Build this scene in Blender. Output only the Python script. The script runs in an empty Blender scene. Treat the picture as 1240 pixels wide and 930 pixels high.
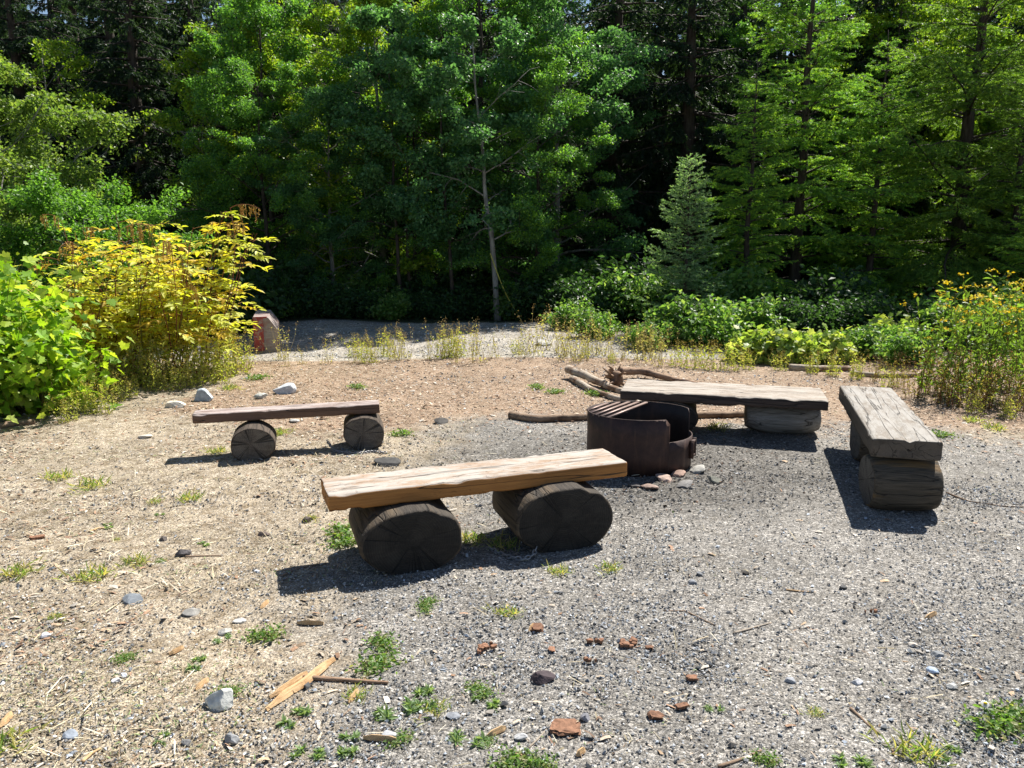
import bpy, math, numpy as np
from mathutils import Vector, Matrix
C = bpy.context.scene.collection
PI = math.pi
R0 = np.random.default_rng(7)

# ------------------------------------------------------------------ camera numbers
CAM_H = 1.65; FOC = 960.0; HOR = 280.0
TH = math.atan((465-HOR)/FOC)
def P(u, v, z=0.0):
    """world point at height z seen at photo position (u, v)"""
    a = (u-620)/FOC; b = -(v-465)/FOC
    dy = math.cos(TH)+b*math.sin(TH); dz = -math.sin(TH)+b*math.cos(TH)
    t = (z-CAM_H)/dz
    return a*t, dy*t
def U(u, y):
    """x of something at ground distance y standing at photo column u"""
    return (u-620)/FOC*(y*math.cos(TH)+CAM_H*math.sin(TH))

# ------------------------------------------------------------------ noise / terrain
_perm = R0.permutation(4096)
_val = R0.random(4096)
def vnoise(x, y, z=0.0):
    x = np.asarray(x, float); y = np.asarray(y, float); z = np.asarray(z, float)+0*x
    xi = np.floor(x).astype(int); yi = np.floor(y).astype(int); zi = np.floor(z).astype(int)
    fx = x-xi; fy = y-yi; fz = z-zi
    fx = fx*fx*(3-2*fx); fy = fy*fy*(3-2*fy); fz = fz*fz*(3-2*fz)
    def h(i, j, k): return _val[_perm[(_perm[(_perm[i & 4095]+j) & 4095]+k) & 4095]]
    def l(a, b, t): return a+(b-a)*t
    return l(l(l(h(xi,yi,zi),h(xi+1,yi,zi),fx), l(h(xi,yi+1,zi),h(xi+1,yi+1,zi),fx), fy),
             l(l(h(xi,yi,zi+1),h(xi+1,yi,zi+1),fx), l(h(xi,yi+1,zi+1),h(xi+1,yi+1,zi+1),fx), fy), fz)*2-1
def fbm(x, y, z=0.0, o=4):
    s = 0; a = 1; t = 0
    for i in range(o):
        s = s+a*vnoise(np.asarray(x)*2**i+17.3*i, np.asarray(y)*2**i+9.1*i, np.asarray(z)*2**i+5.5*i); t += a; a *= .5
    return s/t
def sm(a, b, x):
    t = np.clip((np.asarray(x, float)-a)/(b-a), 0, 1); return t*t*(3-2*t)
def gz(x, y):
    x = np.asarray(x, float); y = np.asarray(y, float)
    z = .012*vnoise(x*.9+3, y*.9)+.006*vnoise(x*3.1, y*3.1+7)
    z = z+.05*sm(6.5, 10, y)*vnoise(x*.5+1, y*.6)
    z = z-.02*sm(10.3, 11.2, y)*sm(14.6, 13.6, y)
    z = z+.06*sm(13.6, 14.4, y)*(1+.6*vnoise(x*1.3, y))*sm(15.5, 14.3, y)
    z = z+np.clip(y-25, 0, 60)*.28+np.clip(np.abs(x)-22, 0, 60)*.2
    z = z+.25*vnoise(x*.35+9, y*.35)*sm(15, 18, y)
    return z
def G(x, y): return float(gz(x, y))

# ------------------------------------------------------------------ mesh accumulator
class Acc:
    def __init__(s): s.V = []; s.F = []; s.C = []; s.M = []; s.n = 0
    def add(s, V, F, col=(.5,.5,.5), m=0):
        V = np.asarray(V, np.float32); F = np.asarray(F, np.int64)
        if len(V) == 0: return
        c = np.asarray(col, np.float32)
        if c.ndim == 1: c = np.tile(c, (len(V), 1))
        s.V.append(V); s.C.append(c); s.F.append(F+s.n); s.M.append(np.broadcast_to(np.asarray(m, np.int32), (len(F),)))
        s.n += len(V)
    def build(s, name, mats, parent=None, smooth=True):
        me = bpy.data.meshes.new(name)
        V = np.concatenate(s.V); Cc = np.concatenate(s.C)
        loops = np.concatenate([f.reshape(-1) for f in s.F]).astype(np.int32)
        sizes = np.concatenate([np.full(len(f), f.shape[1], np.int32) for f in s.F])
        starts = np.concatenate([[0], np.cumsum(sizes)[:-1]]).astype(np.int32)
        me.vertices.add(len(V)); me.vertices.foreach_set('co', V.reshape(-1))
        me.loops.add(len(loops)); me.loops.foreach_set('vertex_index', loops)
        me.polygons.add(len(sizes)); me.polygons.foreach_set('loop_start', starts)
        if not isinstance(mats, (list, tuple)): mats = [mats]
        for m in mats: me.materials.append(m)
        me.polygons.foreach_set('material_index', np.concatenate(s.M).astype(np.int32))
        me.polygons.foreach_set('use_smooth', np.full(len(sizes), smooth, bool))
        at = me.attributes.new('col', 'FLOAT_COLOR', 'POINT')
        at.data.foreach_set('color', np.concatenate([Cc, np.ones((len(Cc), 1), np.float32)], 1).astype(np.float32).reshape(-1))
        me.update(calc_edges=True)
        o = bpy.data.objects.new(name, me); C.objects.link(o)
        if parent: o.parent = parent
        return o

def tag(o, label=None, cat=None, group=None, kind=None):
    if label: o['label'] = label
    if cat: o['category'] = cat
    if group: o['group'] = group
    if kind: o['kind'] = kind
    return o
def thing(name, label, cat, loc, rz=0, group=None):
    o = bpy.data.objects.new(name, None); C.objects.link(o)
    o.location = loc; o.rotation_euler = (0, 0, rz)
    o.empty_display_size = .1
    return tag(o, label, cat, group)
def copy_tree(o, parent=None):
    c = o.copy(); C.objects.link(c); c.parent = parent
    for ch in list(o.children): copy_tree(ch, c)
    return c

# ------------------------------------------------------------------ geometry helpers
def nrm(a): return a/np.maximum(np.linalg.norm(a, axis=-1, keepdims=True), 1e-9)
def frames(nor, d):
    n = nrm(nor); x = nrm(d-(d*n).sum(-1, keepdims=True)*n); y = np.cross(n, x)
    return np.stack([x, y, n], -1)                      # columns are axes
def inst(T, F, pos, rot, sc):
    """many copies of template T at pos with rotation matrices and scales"""
    N = len(pos); k = len(T)
    sc = np.asarray(sc, float)
    if sc.ndim == 1: sc = sc[:, None]
    X = T[None]*sc[:, None, :]
    V = np.einsum('nij,nkj->nki', rot, X)+pos[:, None, :]
    FF = (np.asarray(F)[None]+np.arange(N)[:, None, None]*k).reshape(-1, np.asarray(F).shape[1])
    return V.reshape(-1, 3), FF, k
def rep(c, k): return np.repeat(c, k, 0)
def tube(pts, rad, n=6, close=True, noise=0, rng=R0):
    pts = np.asarray(pts, float); rad = np.asarray(rad, float)
    d = np.gradient(pts, axis=0); d = nrm(d)
    up = np.array([0, 0, 1.]) if abs(d[0][2]) < .9 else np.array([1., 0, 0])
    x = nrm(np.cross(d, up)); y = np.cross(x, d)
    a = np.linspace(0, 2*PI, n, endpoint=False)
    ring = np.cos(a)[None, :, None]*x[:, None]+np.sin(a)[None, :, None]*y[:, None]
    rr = np.repeat(rad[:, None], n, 1)
    if noise: rr = rr*(1+noise*(rng.random(rr.shape)-.5)*2)
    V = pts[:, None]+ring*rr[:, :, None]
    m = len(pts)
    i = np.arange(m-1)[:, None]*n; j = np.arange(n)[None]
    F = np.stack([i+j, i+(j+1) % n, i+n+(j+1) % n, i+n+j], -1).reshape(-1, 4)
    V = V.reshape(-1, 3)
    if close:
        V = np.concatenate([V, pts[:1]-d[:1]*rad[0]*.2, pts[-1:]+d[-1:]*rad[-1]*.3])
        a0, a1 = m*n, m*n+1; j = np.arange(n)
        f0 = np.stack([j*0+a0, (j+1) % n, j, j], -1); f1 = np.stack([j*0+a1, (m-1)*n+j, (m-1)*n+(j+1) % n, (m-1)*n+(j+1) % n], -1)
        return V, F, np.concatenate([f0[:, :3], f1[:, :3]])
    return V, F, np.zeros((0, 3), int)
def add_tube(acc, pts, rad, n=6, col=(.5,.5,.5), m=0, noise=0, close=True, rng=R0):
    V, F, T = tube(pts, rad, n, close, noise, rng)
    c = np.tile(np.asarray(col, np.float32), (len(V), 1))
    b = acc.n
    acc.add(V, F, c, m)
    if len(T):
        acc.F.append(T+b); acc.M.append(np.full(len(T), m, np.int32))
def loft(prof, st, caprings=6, m_side=0, m_cap=1, capn=None):
    """prof: list of (K,3) rings; caps filled with concentric rings. returns verts, quads, tris, mats"""
    K = prof[0].shape[0]; V = list(prof); F = []; M = []
    m = len(prof)
    for i in range(m-1):
        for j in range(K): F.append((i*K+j, i*K+(j+1) % K, (i+1)*K+(j+1) % K, (i+1)*K+j)); M.append(m_side)
    T = []
    base = m*K
    for end in (0, 1):
        ring = prof[0] if end == 0 else prof[-1]; c = ring.mean(0); prev = 0 if end == 0 else (m-1)*K
        for r in range(1, caprings):
            t = 1-r/caprings; V.append(c+(ring-c)*t)
            for j in range(K):
                a, b, cc, d = prev+j, prev+(j+1) % K, base+(j+1) % K, base+j
                F.append((a, d, cc, b) if end == 0 else (a, b, cc, d)); M.append(m_cap)
            prev = base; base += K
        V.append(c[None]); 
        for j in range(K):
            T.append((prev+(j+1) % K, prev+j, base) if end == 0 else (prev+j, prev+(j+1) % K, base))
        base += 1
    return np.concatenate(V), np.array(F), np.array(T), np.array(M)
def add_loft(acc, prof, caprings=6, col=(.5,.5,.5), m_side=0, m_cap=1, noisefn=None):
    V, F, T, M = loft(prof, None, caprings, m_side, m_cap)
    if noisefn: V = noisefn(V)
    b = acc.n
    acc.add(V, F, col, M)
    acc.F.append(T+b); acc.M.append(np.full(len(T), m_cap, np.int32))

# ------------------------------------------------------------------ materials
def newmat(name):
    m = bpy.data.materials.new(name); m.use_nodes = True
    nt = m.node_tree; nt.nodes.clear()
    out = nt.nodes.new('ShaderNodeOutputMaterial')
    return m, nt, out
class N:
    def __init__(s, nt): s.nt = nt
    def __call__(s, t, ins=None, **kw):
        n = s.nt.nodes.new('ShaderNode'+t)
        for k, v in kw.items(): setattr(n, k, v)
        for k, v in (ins or {}).items():
            if hasattr(v, 'links') or isinstance(v, bpy.types.NodeSocket): s.nt.links.new(v, n.inputs[k])
            else: n.inputs[k].default_value = v
        return n
    def mix(s, f, a, b, mode='MIX'):
        n = s.nt.nodes.new('ShaderNodeMix'); n.data_type = 'RGBA'; n.blend_type = mode
        for i, v in ((0, f), (6, a), (7, b)):
            if isinstance(v, bpy.types.NodeSocket): s.nt.links.new(v, n.inputs[i])
            elif i == 0: n.inputs[0].default_value = v
            else: n.inputs[i].default_value = (*v, 1)
        return n.outputs[2]
    def math(s, op, a, b=0.0, c=0.0):
        n = s.nt.nodes.new('ShaderNodeMath'); n.operation = op
        for i, v in enumerate((a, b, c)):
            if isinstance(v, bpy.types.NodeSocket): s.nt.links.new(v, n.inputs[i])
            else: n.inputs[i].default_value = v
        return n.outputs[0]
    def ramp(s, f, stops):
        n = s.nt.nodes.new('ShaderNodeValToRGB'); e = n.color_ramp.elements
        while len(e) < len(stops): e.new(.5)
        for i, (p, c) in enumerate(stops):
            e[i].position = p; e[i].color = (*c, 1) if len(c) == 3 else c
        s.nt.links.new(f, n.inputs[0]); return n.outputs[0]
    def noise(s, vec, scale, detail=4, rough=.5, dist=0):
        n = s('TexNoise', {'Scale': scale, 'Detail': detail, 'Roughness': rough, 'Distortion': dist})
        if vec is not None: s.nt.links.new(vec, n.inputs['Vector'])
        return n.outputs[0]
def princ(n, out, col, rough=.8, bump=None, bstr=.3, bdist=.01, spec=.3, metal=0.0):
    p = n('BsdfPrincipled', {'Roughness': rough, 'Specular IOR Level': spec, 'Metallic': metal})
    if isinstance(col, bpy.types.NodeSocket): n.nt.links.new(col, p.inputs['Base Color'])
    else: p.inputs['Base Color'].default_value = (*col, 1)
    if bump is not None:
        b = n('Bump', {'Strength': bstr, 'Distance': bdist, 'Height': bump})
        n.nt.links.new(b.outputs[0], p.inputs['Normal'])
    n.nt.links.new(p.outputs[0], out.inputs[0]); return p

def leaf_mat(name, tr=.48, rough=.45, spec=.4, tint=(1.25, 1.3, .55)):
    m, nt, out = newmat(name); n = N(nt)
    a = n('Attribute', attribute_name='col').outputs['Color']
    p = n('BsdfPrincipled', {'Roughness': rough, 'Specular IOR Level': spec, 'Base Color': a})
    t = n('BsdfTranslucent', {'Color': n.mix(1.0, a, tint, 'MULTIPLY')})
    mx = n('MixShader', {0: tr, 1: p.outputs[0], 2: t.outputs[0]})
    nt.links.new(mx.outputs[0], out.inputs[0]); return m
def col_mat(name, rough=.85, spec=.25, nscale=60, bstr=.2, bdist=.003, var=.35):
    """surface coloured by the mesh's own colour attribute, broken up with noise"""
    m, nt, out = newmat(name); n = N(nt)
    a = n('Attribute', attribute_name='col').outputs['Color']
    oc = n('TexCoord').outputs['Object']
    ns = n.noise(oc, nscale, 6, .6)
    f = n.ramp(ns, [(.3, (1-var,)*3), (.7, (1+var,)*3)])
    c = n.mix(1.0, a, f, 'MULTIPLY')
    princ(n, out, c, rough, ns, bstr, bdist, spec); return m
def bark_mat(name, ca, cb, scale=18):
    m, nt, out = newmat(name); n = N(nt)
    oc = n('TexCoord').outputs['Object']
    mp = n('Mapping', {'Vector': oc, 'Scale': (1, 1, .25)}).outputs[0]
    ns = n.noise(mp, scale, 8, .65)
    n2 = n.noise(oc, 1.7, 3)
    c = n.mix(n2, n.ramp(ns, [(.35, ca), (.65, cb)]), n.ramp(ns, [(.35, tuple(.5*x for x in ca)), (.7, tuple(.8*x for x in cb))]))
    princ(n, out, c, .9, ns, .6, .02); return m

M = {}
M['leaf'] = leaf_mat('leaf', .52, .45, .35)
M['leaf_near'] = leaf_mat('broad_leaf', .5, .5, .35, (1.2, 1.25, .45))
M['needle'] = leaf_mat('needle', .50, .5, .3, (1.2, 1.25, .5))
M['dry'] = leaf_mat('dry_stalk', .25, .7, .2, (1, .95, .7))
M['bark'] = bark_mat('alder_bark', (.16, .15, .13), (.36, .35, .32))
M['bark_dark'] = bark_mat('conifer_bark', (.035, .026, .02), (.10, .08, .065))
M['stone'] = col_mat('stone', .8, .3, 25, .5, .01, .3)
M['gravel'] = col_mat('gravel', .85, .25, 200, .2, .002, .2)
M['chip'] = col_mat('wood_chip', .8, .2, 90, .3, .002, .35)

def ground_mat():
    m, nt, out = newmat('ground'); n = N(nt)
    g = n('NewGeometry').outputs['Position']
    z = n('Attribute', attribute_name='zone'); 
    sep = n('SeparateColor', {0: z.outputs['Color']})
    lit, tan, road = sep.outputs[0], sep.outputs[1], sep.outputs[2]
    z2 = n('SeparateColor', {0: n('Attribute', attribute_name='zoneb').outputs['Color']})
    soot, forest, grass = z2.outputs[0], z2.outputs[1], z2.outputs[2]
    wn = n('TexNoise', {'Vector': g, 'Scale': 30.0, 'Detail': 2.0}).outputs['Color']
    gv = n('VectorMath', {0: g, 1: n('VectorMath', {0: wn, 'Scale': .012}, operation='SCALE').outputs[0]}, operation='ADD').outputs[0]
    v1 = n('TexVoronoi', {'Vector': gv, 'Scale': 85.0}); v2 = n('TexVoronoi', {'Vector': gv, 'Scale': 210.0}); v3 = n('TexVoronoi', {'Vector': gv, 'Scale': 38.0})
    r1 = n('SeparateColor', {0: v1.outputs['Color']}).outputs; r2 = n('SeparateColor', {0: v2.outputs['Color']}).outputs; r3 = n('SeparateColor', {0: v3.outputs['Color']}).outputs
    grey1 = n.ramp(r1[0], [(0, (.05, .051, .053)), (.3, (.14, .142, .145)), (.6, (.20, .20, .20)), (.85, (.29, .295, .30)), (.95, (.55, .55, .56))])
    grey2 = n.ramp(r2[0], [(0, (.06, .06, .062)), (.5, (.18, .176, .17)), (.85, (.34, .335, .33)), (.97, (.6, .59, .58))])
    grey = n.mix(.5, grey1, grey2)
    tan1 = n.ramp(r1[1], [(0, (.15, .125, .10)), (.4, (.29, .255, .205)), (.8, (.39, .355, .30)), (.97, (.54, .52, .48))])
    tan2 = n.ramp(r2[1], [(0, (.16, .135, .105)), (.5, (.31, .275, .22)), (.95, (.47, .42, .35))])
    tanc = n.mix(.5, tan1, tan2)
    lit1 = n.ramp(r1[2], [(0, (.10, .065, .045)), (.35, (.22, .155, .115)), (.7, (.33, .25, .19)), (.95, (.48, .42, .35))])
    lit2 = n.ramp(r2[2], [(0, (.12, .085, .06)), (.5, (.27, .205, .155)), (.95, (.44, .36, .29))])
    litc = n.mix(.5, lit1, lit2)
    roadc = n.ramp(r3[0], [(0, (.20, .195, .185)), (.5, (.31, .30, .285)), (.95, (.46, .45, .43))])
    sootc = n.ramp(r1[0], [(0, (.05, .05, .05)), (.5, (.12, .118, .115)), (.93, (.2, .2, .2)), (1, (.35, .35, .35))])
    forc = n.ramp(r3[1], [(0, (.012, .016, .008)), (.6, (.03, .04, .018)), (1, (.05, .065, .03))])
    def warp(f, sc, amt):
        return n.math('ADD', f, n.math('MULTIPLY', n.math('SUBTRACT', n.noise(g, sc, 6, .65), .5), amt))
    def sharp(f, a=.35, b=.65):
        return n.ramp(f, [(a, (0, 0, 0)), (b, (1, 1, 1))])
    c = n.mix(sharp(warp(tan, 4.0, 1.2), .25, .75), grey, tanc)
    c = n.mix(sharp(warp(lit, 5.0, .9)), c, litc)
    c = n.mix(sharp(warp(road, 3.0, .5)), c, roadc)
    c = n.mix(sharp(warp(soot, 6.0, .8), .3, .8), c, sootc)
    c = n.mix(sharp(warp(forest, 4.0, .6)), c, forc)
    big = n.ramp(n.noise(g, 1.3, 6, .65), [(.3, (.74, .72, .68)), (.7, (1.2, 1.17, 1.12))])
    c = n.mix(1.0, c, big, 'MULTIPLY')
    mot = n.ramp(n.noise(g, 9, 7, .75), [(.40, (.62, .57, .49)), (.52, (1, 1, 1)), (.66, (1.22, 1.2, 1.14))])
    c = n.mix(n.math('ADD', .35, n.math('MULTIPLY', tan, .65)), c, n.mix(1.0, c, mot, 'MULTIPLY'))
    fl = n.ramp(n.noise(g, 120, 6, .85), [(.36, (.30, .29, .28)), (.5, (1, 1, 1)), (.62, (2.0, 1.98, 1.9))])
    c = n.mix(.8, c, n.mix(1.0, c, fl, 'MULTIPLY'))
    c = n.mix(1.0, c, (.97, .945, .915), 'MULTIPLY')
    h = n.math('ADD', n.math('MULTIPLY', v1.outputs['Distance'], -.6), n.math('MULTIPLY', v2.outputs['Distance'], -.3))
    h = n.math('ADD', h, n.math('MULTIPLY', n.math('MULTIPLY', v3.outputs['Distance'], -1.0), .5))
    princ(n, out, c, .9, h, .75, .012, .2); return m
M['ground'] = ground_mat()

def seat_mat(name, top_a, top_b, wear, side_a, side_b, dark=.03):
    """sawn timber: grain along X, weathered upper face, cracks"""
    m, nt, out = newmat(name); n = N(nt)
    tc = n('TexCoord'); oc = tc.outputs['Object']
    nz = n('SeparateXYZ', {0: tc.outputs['Normal']}).outputs[2]
    gr = n('Mapping', {'Vector': oc, 'Scale': (.045, 1, 1)}).outputs[0]
    fine = n.noise(gr, 130, 8, .7, .3); mid = n.noise(gr, 28, 5, .6, .6)
    cr = n.noise(n('Mapping', {'Vector': oc, 'Scale': (.05, 1, 1)}).outputs[0], 16, 3, .4, .15)
    crack = n.ramp(n.math('ABSOLUTE', n.math('SUBTRACT', cr, .5)), [(0, (1, 1, 1)), (.012, (0, 0, 0))])
    chop = n.ramp(n.noise(n('Mapping', {'Vector': oc, 'Scale': (.5, 1, 1)}).outputs[0], 22, 7, .75, 1.2), [(.6, (0, 0, 0)), (.66, (1, 1, 1))])
    blot = n.ramp(n.noise(n('Mapping', {'Vector': oc, 'Scale': (.3, 1, 1)}).outputs[0], 15, 8, .78, .4), [(.46, (0, 0, 0)), (.62, (1, 1, 1))])
    top = n.mix(fine, top_a, top_b)
    top = n.mix(n.math('MULTIPLY', blot, .75), top, n.mix(mid, wear, tuple(.6*x for x in wear)))
    top = n.mix(n.math('MULTIPLY', chop, .3), top, tuple(.35*x for x in wear))
    side = n.mix(n.ramp(fine, [(.3, (0, 0, 0)), (.7, (1, 1, 1))]), side_a, side_b)
    side = n.mix(n.math('MULTIPLY', n.ramp(n.noise(gr, 9, 4, .6), [(.5, (0, 0, 0)), (.7, (1, 1, 1))]), .6), side, tuple(.4*x for x in side_a))
    f = n.ramp(n.math('ADD', nz, n.math('MULTIPLY', n.math('SUBTRACT', mid, .5), .12)), [(.55, (0, 0, 0)), (.8, (1, 1, 1))])
    c = n.mix(f, side, top)
    c = n.mix(n.math('MULTIPLY', crack, .9), c, (dark, dark*.9, dark*.8))
    h = n.math('ADD', n.math('MULTIPLY', fine, .4), n.math('MULTIPLY', mid, .5))
    h = n.math('SUBTRACT', h, n.math('MULTIPLY', crack, 1.6)); h = n.math('SUBTRACT', h, n.math('MULTIPLY', chop, .5))
    princ(n, out, c, .8, h, .7, .006, .25); return m
M['seat_near'] = seat_mat('weathered_timber', (.25, .225, .20), (.52, .475, .42), (.34, .20, .105), (.26, .115, .035), (.46, .215, .065))
M['seat_left'] = seat_mat('brown_timber', (.32, .27, .25), (.46, .40, .37), (.22, .14, .11), (.13, .078, .055), (.20, .125, .085))
M['seat_far'] = seat_mat('greybrown_timber', (.27, .235, .20), (.42, .38, .33), (.23, .17, .12), (.06, .042, .036), (.10, .075, .06))
M['seat_right'] = seat_mat('grey_timber', (.20, .185, .165), (.37, .35, .32), (.18, .14, .10), (.085, .07, .055), (.13, .11, .09))
def log_side(name, a, b, tint=None):
    m, nt, out = newmat(name); n = N(nt)
    oc = n('TexCoord').outputs['Object']
    gr = n('Mapping', {'Vector': oc, 'Scale': (1, .07, 1)}).outputs[0]
    f = n.noise(gr, 60, 8, .7, .3); g2 = n.noise(gr, 9, 4, .6)
    c = n.mix(n.ramp(f, [(.3, (0, 0, 0)), (.7, (1, 1, 1))]), a, b)
    if tint: c = n.mix(n.math('MULTIPLY', n.ramp(g2, [(.5, (0, 0, 0)), (.64, (1, 1, 1))]), .8), c, tint)
    cr = n.ramp(n.math('ABSOLUTE', n.math('SUBTRACT', n.noise(gr, 12, 3, .4, .5), .5)), [(0, (1, 1, 1)), (.014, (0, 0, 0))])
    c = n.mix(n.math('MULTIPLY', cr, .85), c, (.01, .009, .008))
    princ(n, out, c, .85, n.math('SUBTRACT', n.math('ADD', f, g2), cr), .7, .012); return m
def log_end(name, a, b, crackw=.03, light=(.3, .27, .22)):
    m, nt, out = newmat(name); n = N(nt)
    oc = n('TexCoord').outputs['Object']
    s = n('SeparateXYZ', {0: oc}).outputs
    x = n.math('ADD', s[0], .012); z = n.math('ADD', s[2], -.01)
    r = n.math('SQRT', n.math('ADD', n.math('MULTIPLY', x, x), n.math('MULTIPLY', z, z)))
    dirv = n('CombineXYZ', {0: n.math('DIVIDE', x, n.math('ADD', r, .001)), 1: 0.0, 2: n.math('DIVIDE', z, n.math('ADD', r, .001))}).outputs[0]
    oi = n('ObjectInfo').outputs['Random']
    off = n('VectorMath', {0: dirv, 1: n('CombineXYZ', {0: n.math('MULTIPLY', oi, 40.0), 1: 3.0, 2: 0.0}).outputs[0]}, operation='ADD').outputs[0]
    wob = n.math('MULTIPLY', n.math('SUBTRACT', n.noise(oc, 12, 3), .5), .012)
    rings = n.math('SINE', n.math('MULTIPLY', n.math('ADD', r, wob), 520.0))
    rn = n.noise(off, .8, 3, .7)
    cr = n.ramp(n.math('ABSOLUTE', n.math('SUBTRACT', rn, .5)), [(0, (1, 1, 1)), (crackw*.5, (0, 0, 0))])
    cr2 = n.ramp(n.math('ABSOLUTE', n.math('SUBTRACT', n.noise(off, 7, 4, .8), .5)), [(0, (1, 1, 1)), (.02, (0, 0, 0))])
    fine = n.noise(oc, 60, 8, .7); blot = n.noise(oc, 7, 4, .6)
    c = n.mix(n.ramp(fine, [(.3, (0, 0, 0)), (.7, (1, 1, 1))]), a, b)
    c = n.mix(n.ramp(blot, [(.42, (0, 0, 0)), (.72, (.75, .75, .75))]), c, light)
    saw = n.noise(n('Mapping', {'Vector': oc, 'Rotation': (0, .5, 0), 'Scale': (.12, 1, 1)}).outputs[0], 75, 4, .6)
    c = n.mix(n.ramp(saw, [(.5, (0, 0, 0)), (.75, (.5, .5, .5))]), c, light)
    c = n.mix(n.math('MULTIPLY', n.math('ADD', n.math('MULTIPLY', rings, .5), .5), .25), c, tuple(.4*k for k in a))
    c = n.mix(n.math('MULTIPLY', n.math('MAXIMUM', cr, n.math('MULTIPLY', cr2, .10)), .85), c, (.006, .006, .006))
    h = n.math('ADD', n.math('ADD', fine, n.math('MULTIPLY', rings, .12)), n.math('MULTIPLY', cr, -1.5))
    princ(n, out, c, .85, h, .6, .008); return m
M['log_dark'] = log_side('dark_log', (.022, .018, .015), (.07, .058, .045), (.13, .095, .06))
M['log_dark_end'] = log_end('dark_log_end', (.013, .0115, .010), (.030, .027, .024), .02, (.055, .049, .041))
M['log_left'] = log_side('weathered_log', (.04, .03, .022), (.10, .075, .055))
M['log_left_end'] = log_end('weathered_log_end', (.06, .052, .044), (.13, .115, .10), .03, (.2, .18, .15))
M['log_right'] = log_side('banded_log', (.035, .03, .022), (.12, .10, .075), (.24, .14, .05))
M['log_pale'] = log_side('pale_log', (.16, .15, .13), (.38, .37, .35), (.07, .05, .035))
M['log_right_end'] = log_end('banded_log_end', (.05, .046, .04), (.11, .10, .09), .02, (.16, .15, .13))
def rust_mat(name, a, b, c2, metal=.25, rough=.6):
    m, nt, out = newmat(name); n = N(nt)
    oc = n('TexCoord').outputs['Object']
    f = n.noise(oc, 8, 8, .7, .5); g = n.noise(oc, 70, 5, .7)
    st = n.noise(n('Mapping', {'Vector': oc, 'Scale': (1, 1, .15)}).outputs[0], 14, 5, .6)
    c = n.mix(n.ramp(f, [(.35, (0, 0, 0)), (.65, (1, 1, 1))]), a, b)
    c = n.mix(n.ramp(st, [(.52, (0, 0, 0)), (.72, (.8, .8, .8))]), c, c2)
    c = n.mix(n.math('MULTIPLY', g, .4), c, tuple(.5*k for k in a))
    princ(n, out, c, rough, n.math('ADD', g, f), .35, .003, .4, metal); return m
M['rust'] = rust_mat('rusted_steel', (.035, .022, .020), (.085, .046, .036), (.16, .085, .055))
M['rust_in'] = rust_mat('sooty_steel', (.02, .014, .012), (.05, .032, .026), (.09, .05, .035))
M['grate'] = rust_mat('grate_steel', (.20, .14, .12), (.30, .22, .19), (.16, .09, .07), .4, .5)
M['chain'] = rust_mat('galvanised_steel', (.30, .30, .31), (.42, .42, .43), (.25, .19, .14), .6, .45)
M['ash'] = col_mat('ash', .95, .1, 30, .8, .02, .4)
def drift_mat(name, a, b, dk):
    m, nt, out = newmat(name); n = N(nt)
    oc = n('TexCoord').outputs['Object']
    gr = n('Mapping', {'Vector': oc, 'Scale': (.08, 1, 1)}).outputs[0]
    f = n.noise(gr, 45, 8, .7, .4); g = n.noise(oc, 5, 5, .65)
    c = n.mix(n.ramp(f, [(.3, (0, 0, 0)), (.7, (1, 1, 1))]), a, b)
    c = n.mix(n.ramp(g, [(.48, (0, 0, 0)), (.62, (.9, .9, .9))]), c, dk)
    princ(n, out, c, .85, n.math('ADD', f, g), .7, .012); return m
M['drift'] = drift_mat('grey_branch', (.26, .21, .16), (.48, .42, .34), (.16, .09, .05))
M['branch_brown'] = drift_mat('brown_branch', (.16, .10, .065), (.34, .25, .17), (.09, .055, .035))
M['rot'] = drift_mat('rotten_wood', (.19, .11, .065), (.36, .25, .17), (.08, .045, .03))
M['splint'] = drift_mat('split_wood', (.42, .26, .12), (.66, .46, .26), (.32, .17, .07))
def paint_mat():
    m, nt, out = newmat('worn_red_paint'); n = N(nt)
    oc = n('TexCoord').outputs['Object']
    f = n.ramp(n.noise(oc, 9, 7, .75, .5), [(.52, (0, 0, 0)), (.60, (1, 1, 1))])
    c = n.mix(f, (.34, .055, .05), (.34, .29, .26)); c = n.mix(n.math('MULTIPLY', n.noise(oc, 40, 5), .4), c, (.12, .05, .04))
    princ(n, out, c, .8, n.noise(oc, 60, 6), .3, .005); return m
M['redpaint'] = paint_mat()
M['concrete'] = drift_mat('concrete', (.34, .33, .31), (.46, .45, .43), (.27, .25, .22))
M['pinkcon'] = drift_mat('stained_concrete', (.24, .20, .18), (.33, .29, .27), (.26, .14, .12))

# ------------------------------------------------------------------ world, sun, camera
sc = bpy.context.scene
SUN_EL = math.radians(52); SUN_AZ = math.radians(36)     # azimuth from +Y towards +X
w = bpy.data.worlds.new('World'); sc.world = w; w.use_nodes = True
nt = w.node_tree; bg = nt.nodes['Background']
sky = nt.nodes.new('ShaderNodeTexSky'); sky.sky_type = 'NISHITA'; sky.sun_disc = False
sky.sun_elevation = SUN_EL; sky.sun_rotation = SUN_AZ; sky.altitude = 500; sky.air_density = 1.0; sky.dust_density = .6
nt.links.new(sky.outputs[0], bg.inputs[0]); bg.inputs[1].default_value = .058
sun = bpy.data.lights.new('sun', 'SUN'); sun.energy = 5.0; sun.angle = math.radians(.53); sun.color = (1, .955, .88)
so = bpy.data.objects.new('sun', sun); C.objects.link(so)
sd = Vector((math.sin(SUN_AZ)*math.cos(SUN_EL), math.cos(SUN_AZ)*math.cos(SUN_EL), math.sin(SUN_EL)))
so.rotation_euler = sd.to_track_quat('Z', 'Y').to_euler(); so.location = (10, 14, 22)
cam = bpy.data.cameras.new('camera'); co = bpy.data.objects.new('camera', cam); C.objects.link(co)
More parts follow.
